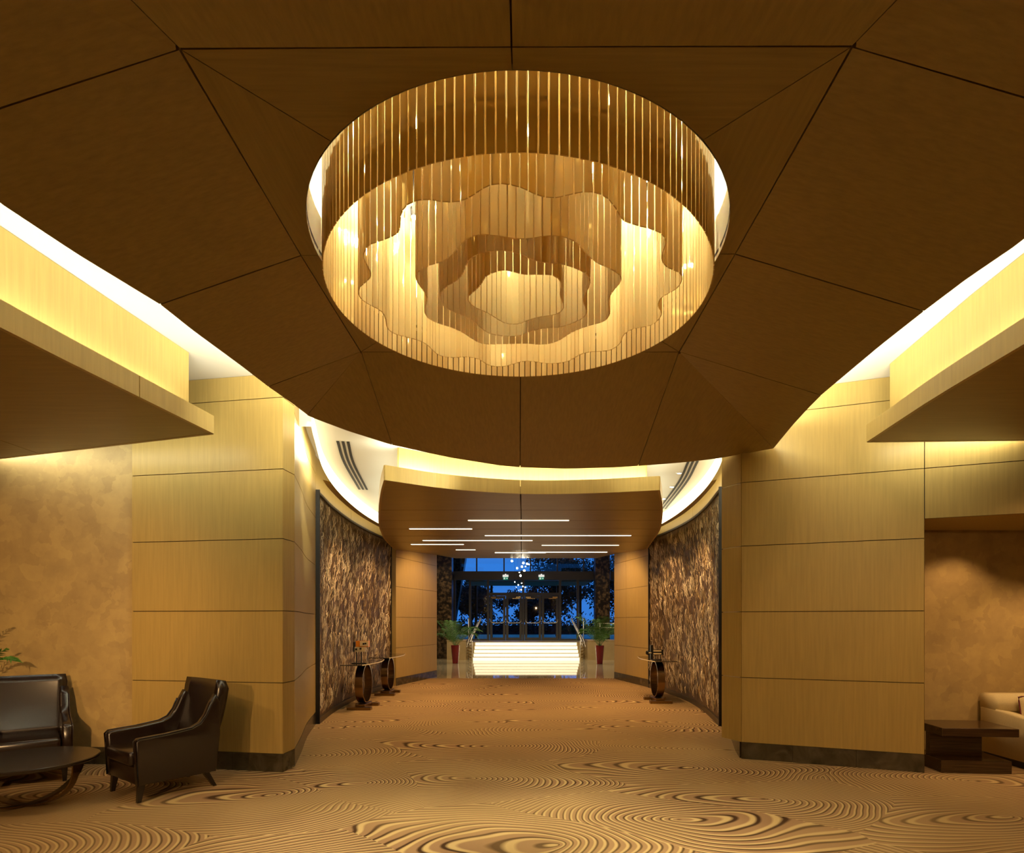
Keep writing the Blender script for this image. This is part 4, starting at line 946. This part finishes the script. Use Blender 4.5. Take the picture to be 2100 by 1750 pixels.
# ------------------------------------------------------------------ lobby: steps, planters, facade
PZ = 0.70
st = empty('staircase', (0.18, 23.8, 0)); tag(st, 'broad flight of glowing onyx steps below the glass doors', 'stairs')
for i in range(5):
    y = i*0.30
    box('riser', -2.14, 2.14, y, y+0.04, i*0.14, i*0.14+0.122, m_onyx, st)
    box('tread', -2.15, 2.15, y-0.02, y+0.34 if i < 4 else y+0.2, i*0.14+0.124, i*0.14+0.14, m_beigestone, st)
pf = box('floor', -8, 8, 25.2, 40, 0.0, PZ, m_beigestone); tag(pf, 'raised entrance landing', kind='structure')
for s, xa, xb, lb in ((-1, -3.05, -2.28, 'left'), (1, 2.68, 3.85, 'right')):
    b_ = empty('planter_wall', ((xa+xb)/2, 24.3, 0)); tag(b_, 'low beige stone wall behind the '+lb+' red-potted palm', 'wall')
    w_ = (xb-xa)/2; box('body', -w_, w_, -0.2, 0.9, 0.0, 0.78, m_beigestone, b_); box('coping', -w_-0.01, w_+0.01, -0.21, 0.9, 0.78, 0.81, m_beigestone, b_)
    # curved handrail with bars at the stair flank
    x0 = -1.98 if s < 0 else 2.34
    h = empty('stair_rail', (x0, 24.0, 0)); tag(h, 'curved steel stair rail with horizontal bars on the '+lb+' of the steps', 'railing')
    for j in range(6):
        pts = [(s*(0.02+0.26*math.sin(t*math.pi/2)), -0.12+1.3*t, 0.10+j*0.125+0.0*t) for t in [q/10 for q in range(11)]]
        box_pts = pts; tube('bar', box_pts, 0.022, m_goldrail, h, 6)
    tube('post', [(s*0.02, -0.12, 0), (s*0.02, -0.12, 0.80)], 0.02, m_steel, h, 8); tube('post', [(s*0.28, 1.18, 0), (s*0.28, 1.18, 1.7)], 0.02, m_steel, h, 8)
    tube('handrail', [(s*(-0.06+0.20*math.cos(t*2.6)), 0.2+1.0*t, 0.55+1.15*t) for t in [q/14 for q in range(15)]], 0.035, m_steel, h, 8)
    tube('handrail', [(s*(0.06+0.20*math.cos(t*2.6)), 0.2+1.0*t, 0.50+1.05*t) for t in [q/14 for q in range(15)]], 0.018, m_steel, h, 8)
tr = empty('terrace_rail', (4.3, 24.6, 0.81)); tag(tr, 'level steel rail above the right stone wall', 'railing')
for z in (0.5, 0.68): tube('bar', [(-1.1, 0, z), (0.9, 0, z)], 0.02, m_steel, tr, 8)
for x in (-1.05, 0.85): tube('post', [(x, 0, 0), (x, 0, 0.7)], 0.018, m_steel, tr, 8)
YF = 27.0
fx = lambda px: (px-VX)*YF/F
fz = lambda py: EYE+(VY-py)*YF/F
wf = empty('window_1', (0, YF, PZ)); tag(wf, 'grey framed glass entrance front with blue dusk beyond', kind='structure')
def frame(name, x0, x1, z0, z1, t=0.08, m_=None, parent=wf): return box(name, x0, x1, -t/2, t/2, z0-PZ, z1-PZ, m_ or m_frame, parent)
frame('beam', fx(931.7), fx(1223), fz(1190), fz(1172.5), 0.30)
mul = [932.7, 964, 1001, 1073, 1148.5, 1184.6, 1221.7]
for px in mul: frame('mullion', fx(px)-0.05, fx(px)+0.05, PZ, fz(1190), 0.12)
upm = [932.7, 977.6, 1033.7, 1088, 1142.6, 1196.7, 1223]
for px in upm[1:-1]: frame('mullion', fx(px)-0.03, fx(px)+0.03, fz(1172.5), 5.2, 0.1)
frame('transom', fx(1001), fx(1148.5), fz(1222), fz(1216), 0.1)
for a, b in zip(upm[:-1], upm[1:]): frame('pane', fx(a)+0.035, fx(b)-0.035, fz(1172.5), 5.2, 0.012, m_glass)
for i, (a, b) in enumerate(zip(mul[:-1], mul[1:])):
    frame('pane', fx(a)+0.052, fx(b)-0.052, fz(1216) if i in (2, 3) else PZ+0.08, fz(1190)-0.005, 0.012, m_glass)
    if i not in (2, 3): frame('sill', fx(a)+0.05, fx(b)-0.05, PZ, PZ+0.08, 0.1)
frame('pane', fx(1251), 6.5, PZ, 5.2, 0.012, m_glass); 
frame('beam', fx(1251), 6.5, fz(1190), fz(1172.5), 0.25)
for di, (a, b, lb) in enumerate(((1004.5, 1037, 'first from the left'), (1037.5, 1070.5, 'second from the left'), (1076, 1110, 'third from the left'), (1110.5, 1145.5, 'fourth from the left'))):
    d_ = empty('door_%d' % (di+1), ((fx(a)+fx(b))/2, YF, PZ)); tag(d_, 'grey framed glass door leaf, '+lb, kind='structure')
    hw = (fx(b)-fx(a))/2-0.006; H = fz(1222)-PZ-0.01
    box('stile', -hw, -hw+0.11, -0.03, 0.03, 0.01, H, m_frame, d_); box('stile', hw-0.11, hw, -0.03, 0.03, 0.01, H, m_frame, d_)
    box('rail', -hw+0.11, hw-0.11, -0.03, 0.03, H-0.12, H, m_frame, d_); box('rail', -hw+0.11, hw-0.11, -0.03, 0.03, 0.01, 0.14, m_frame, d_)
    box('pane', -hw+0.11, hw-0.11, -0.006, 0.006, 0.14, H-0.12, m_glass, d_)
    zb = fz(1278)-PZ
    tube('panic_bar', [(-hw+0.03, -0.035, zb+0.16), (-hw+0.05, -0.09, zb+0.06), (-hw+0.11, -0.10, zb+0.01), (-hw+0.2, -0.10, zb), (hw-0.2, -0.10, zb), (hw-0.11, -0.10, zb+0.01), (hw-0.05, -0.09, zb+0.06), (hw-0.03, -0.035, zb+0.16)], 0.022, m_steel, d_, 8)
    s = -1 if di % 2 == 0 else 1
    box('closer', s*hw-s*0.05 if s > 0 else -hw+0.05, s*hw-s*0.27 if s > 0 else -hw+0.27, -0.10, -0.03, H-0.11, H-0.04, m_goldrail, d_)
    box('closer_arm', min(s*(hw-0.1), s*(hw-0.45)), max(s*(hw-0.1), s*(hw-0.45)), -0.11, -0.07, H-0.14, H-0.11, m_goldrail, d_)
for px, lb in ((1037, 'left'), (1110, 'right')):
    e = empty('exit_sign', (fx(px), YF-0.17, fz(1190)-0.005)); tag(e, 'small green emergency exit sign above the '+lb+' pair of doors', 'sign', None)
    box('housing', -0.13, 0.13, -0.04, 0.018, 0.13, 0.23, m_exitwhite, e, 0.006, 1); box('bracket', -0.03, 0.03, -0.02, 0.018, 0.22, 0.27, m_exitwhite, e)
    box('plate', -0.115, 0.115, -0.015, -0.005, 0.0, 0.13, m_green, e)
    # running figure, door and arrow
    bm = bmesh.new()
    for x0, x1, z0, z1 in ((-0.085, -0.07, 0.02, 0.11), (-0.03, -0.02, 0.02, 0.11)): bm_box(bm, x0, x1, -0.018, -0.0151, z0, z1)
    def stroke(a, b, w_):
        a = Vector((a[0], 0, a[1])); b = Vector((b[0], 0, b[1])); d = (b-a).normalized(); n = Vector((-d.z, 0, d.x))*w_/2
        q = [a-n, b-n, b+n, a+n]; bm2 = [bm.verts.new((v.x, y, v.z)) for y in (-0.018, -0.0151) for v in q]
        bm.faces.new(bm2[:4]); bm.faces.new(bm2[4:][::-1])
        for i in range(4): bm.faces.new((bm2[i], bm2[(i+1) % 4], bm2[4+(i+1) % 4], bm2[4+i]))
    stroke((-0.048, 0.095), (-0.048, 0.108), 0.014); stroke((-0.05, 0.06), (-0.046, 0.09), 0.016); stroke((-0.05, 0.06), (-0.035, 0.025), 0.010); stroke((-0.05, 0.06), (-0.066, 0.03), 0.010); stroke((-0.046, 0.085), (-0.03, 0.07), 0.008)
    stroke((0.02, 0.065), (0.07, 0.065), 0.016); stroke((0.06, 0.095), (0.088, 0.065), 0.014); stroke((0.06, 0.035), (0.088, 0.065), 0.014)
    bobj('pictogram', bm, m_exitwhite, e)
# granite piers
for x0, x1, y0, lb in ((-6.5, -2.95, 24.95, 'left'), (3.16, 3.78, 25.4, 'right')):
    g = box('wall_granite_'+lb, x0, x1, y0, y0+0.6, 0, 5.2, m_granite); tag(g, 'mottled brown granite wall in the lobby on the '+lb, kind='structure')
lc = box('ceiling', -8, 8, 16.8, 27.6, 5.2, 5.3, m_cream); tag(lc, 'lobby ceiling', kind='structure')
for s in (-1, 1):
    o = pyd('wall_lobby_'+('left' if s < 0 else 'right'), [(s*7.9, 16.8, 0), (s*7.9, 27.2, 0), (s*7.9, 27.2, 5.2), (s*7.9, 16.8, 5.2)], [(0, 1, 2, 3)], m_beigestone); tag(o, 'lobby side wall', kind='structure')
# pendant cluster in the lobby
pc = empty('pendant_cluster', (0, 20.0, 5.2)); tag(pc, 'hanging cluster of small bright glass bulbs in the lobby', 'chandelier')
lathe('ceiling_plate', [(0.001, 0), (0.35, 0), (0.35, -0.03), (0.001, -0.03)], m_steel, pc, 24)
for q, (zx, zy) in enumerate(((870,210),(990,230),(975,270),(1000,310),(925,285),(960,365),(1030,240),(1050,245),(900,430),(972,443),(937,462),(985,477),(965,512),(948,330),(1012,268))):
    d = 19.6+((q*37) % 9)*0.1; p = atd(880+zx/5.122, 1110+zy/5.122, d)-Vector((0, 20.0, 5.2))
    tube('cable', [(p.x, p.y, 0), (p.x, p.y, p.z+0.03)], 0.0025, m_dark, pc, 4)
    rb = 0.034 if q < 7 else 0.018
    lathe('bulb', [(0.002, -rb), (rb*0.7, -rb*0.7), (rb, 0), (rb*0.7, rb*0.7), (0.002, rb)], m_lamp, pc, 12, p)
# ------------------------------------------------------------------ outside
og = pyd('ground', [(-60, 27.3, PZ-0.02), (60, 27.3, PZ-0.02), (60, 140, PZ-0.02), (-60, 140, PZ-0.02)], [(0, 1, 2, 3)], m_ground); tag(og, 'dark paving outside the doors', kind='structure')
lp = empty('leaning_pillar', (-2.9, 28.4, PZ)); tag(lp, 'dark granite pillar leaning outside the left glazing', 'pillar')
y = 28.4; q = [atd(931, 1280, y), atd(937, 1280, y), atd(964, 1130, y), atd(925, 1130, y)]
xb = lambda py: (935+(1270-py)*0.165-VX)*y/F
zt, zb = 5.0, PZ; pt = lambda z: VY-(z-EYE)*F/y
bm = bmesh.new(); bm_loft(bm, [[(xb(pt(z))+2.9+dx_, dy, z-PZ) for dx_, dy in ((-1.3, -0.3), (0, -0.3), (0, 0.4), (-1.3, 0.4))] for z in (zb, zt)]); bobj('shaft', bm, m_granite, lp)
pr = empty('porch', (0, 29.3, PZ)); tag(pr, 'flat grey porch roof on thin posts outside the doors', 'porch')
box('roof', -2.6, 3.2, -2.0, 1.2, fz(1190)-PZ-0.05, fz(1190)-PZ+0.1, mat('porch_soffit', (0.25, 0.27, 0.22), 0.5), pr)
for x in (-2.35, -1.55, 1.85, 3.0): box('post', x-0.06, x+0.06, 1.0, 1.15, 0.0, fz(1190)-PZ-0.05, m_dark, pr)
def tree(x, y, h, r, seed, label):
    rnd = random.Random(seed); t = empty('tree', (x, y, PZ)); tag(t, label, 'tree', 'trees outside the entrance')
    bm = bmesh.new(); bm_tube(bm, [(0, 0, 0), (rnd.uniform(-.2, .2), 0, h*0.3), (rnd.uniform(-.4, .4), 0, h*0.75)], 0.16, 8, 0.06)
    for q in range(7):
        a = rnd.uniform(0, 6.28); z = h*rnd.uniform(0.25, 0.5); bm_tube(bm, [(0, 0, z), (r*0.4*math.cos(a), r*0.4*math.sin(a), z+h*0.15), (r*0.8*math.cos(a), r*0.8*math.sin(a), z+h*0.35)], 0.07, 6, 0.02)
    bobj('trunk', bm, m_trunk, t)
    V = []; Ff = []
    cs = [(rnd.gauss(0, r*0.45), rnd.gauss(0, r*0.45), h*0.68+rnd.gauss(0, h*0.14)) for _ in range(26)]
    for q in range(6500):
        c = rnd.choice(cs); p = Vector((c[0]+rnd.gauss(0, r*0.17), c[1]+rnd.gauss(0, r*0.17), c[2]+rnd.gauss(0, r*0.15)))
        u = Vector((rnd.gauss(0, 1), rnd.gauss(0, 1), rnd.gauss(0, 1))).normalized(); v = u.orthogonal().normalized(); s_ = rnd.uniform(0.07, 0.15); b0 = len(V)
        V += [p-u*s_, p+v*s_*0.5, p+u*s_, p-v*s_*0.5]; Ff.append((b0, b0+1, b0+2, b0+3))
    o = pyd('foliage', V, Ff, m_foliage, t); o['kind'] = 'stuff'
tree(2.2, 36, 5.4, 2.0, 1, 'reddish leafy tree behind the right glazing, nearest the doors'); tree(6.6, 40, 6.0, 2.2, 2, 'leafy tree at the far right of the glazing'); tree(0.9, 44, 3.3, 1.5, 3, 'low dark tree seen through the right pair of doors'); tree(-3.6, 43, 3.6, 1.5, 4, 'dark rounded tree seen through the left glazing')
hd = empty('hedge', (0, 49, PZ)); tag(hd, 'low dark hedge along the far side of the forecourt', 'hedge')
V = []; Ff = []; rnd = random.Random(9)
for q in range(4000):
    p = Vector((rnd.uniform(-12, 12), rnd.uniform(-0.5, 0.5), abs(rnd.gauss(0, 0.6)))); u = Vector((rnd.gauss(0, 1), rnd.gauss(0, 1), rnd.gauss(0, 1))).normalized(); v = u.orthogonal().normalized(); b0 = len(V); s_ = 0.14
    V += [p-u*s_, p+v*s_*0.6, p+u*s_, p-v*s_*0.6]; Ff.append((b0, b0+1, b0+2, b0+3))
o = pyd('foliage', V, Ff, m_foliage, hd); o['kind'] = 'stuff'
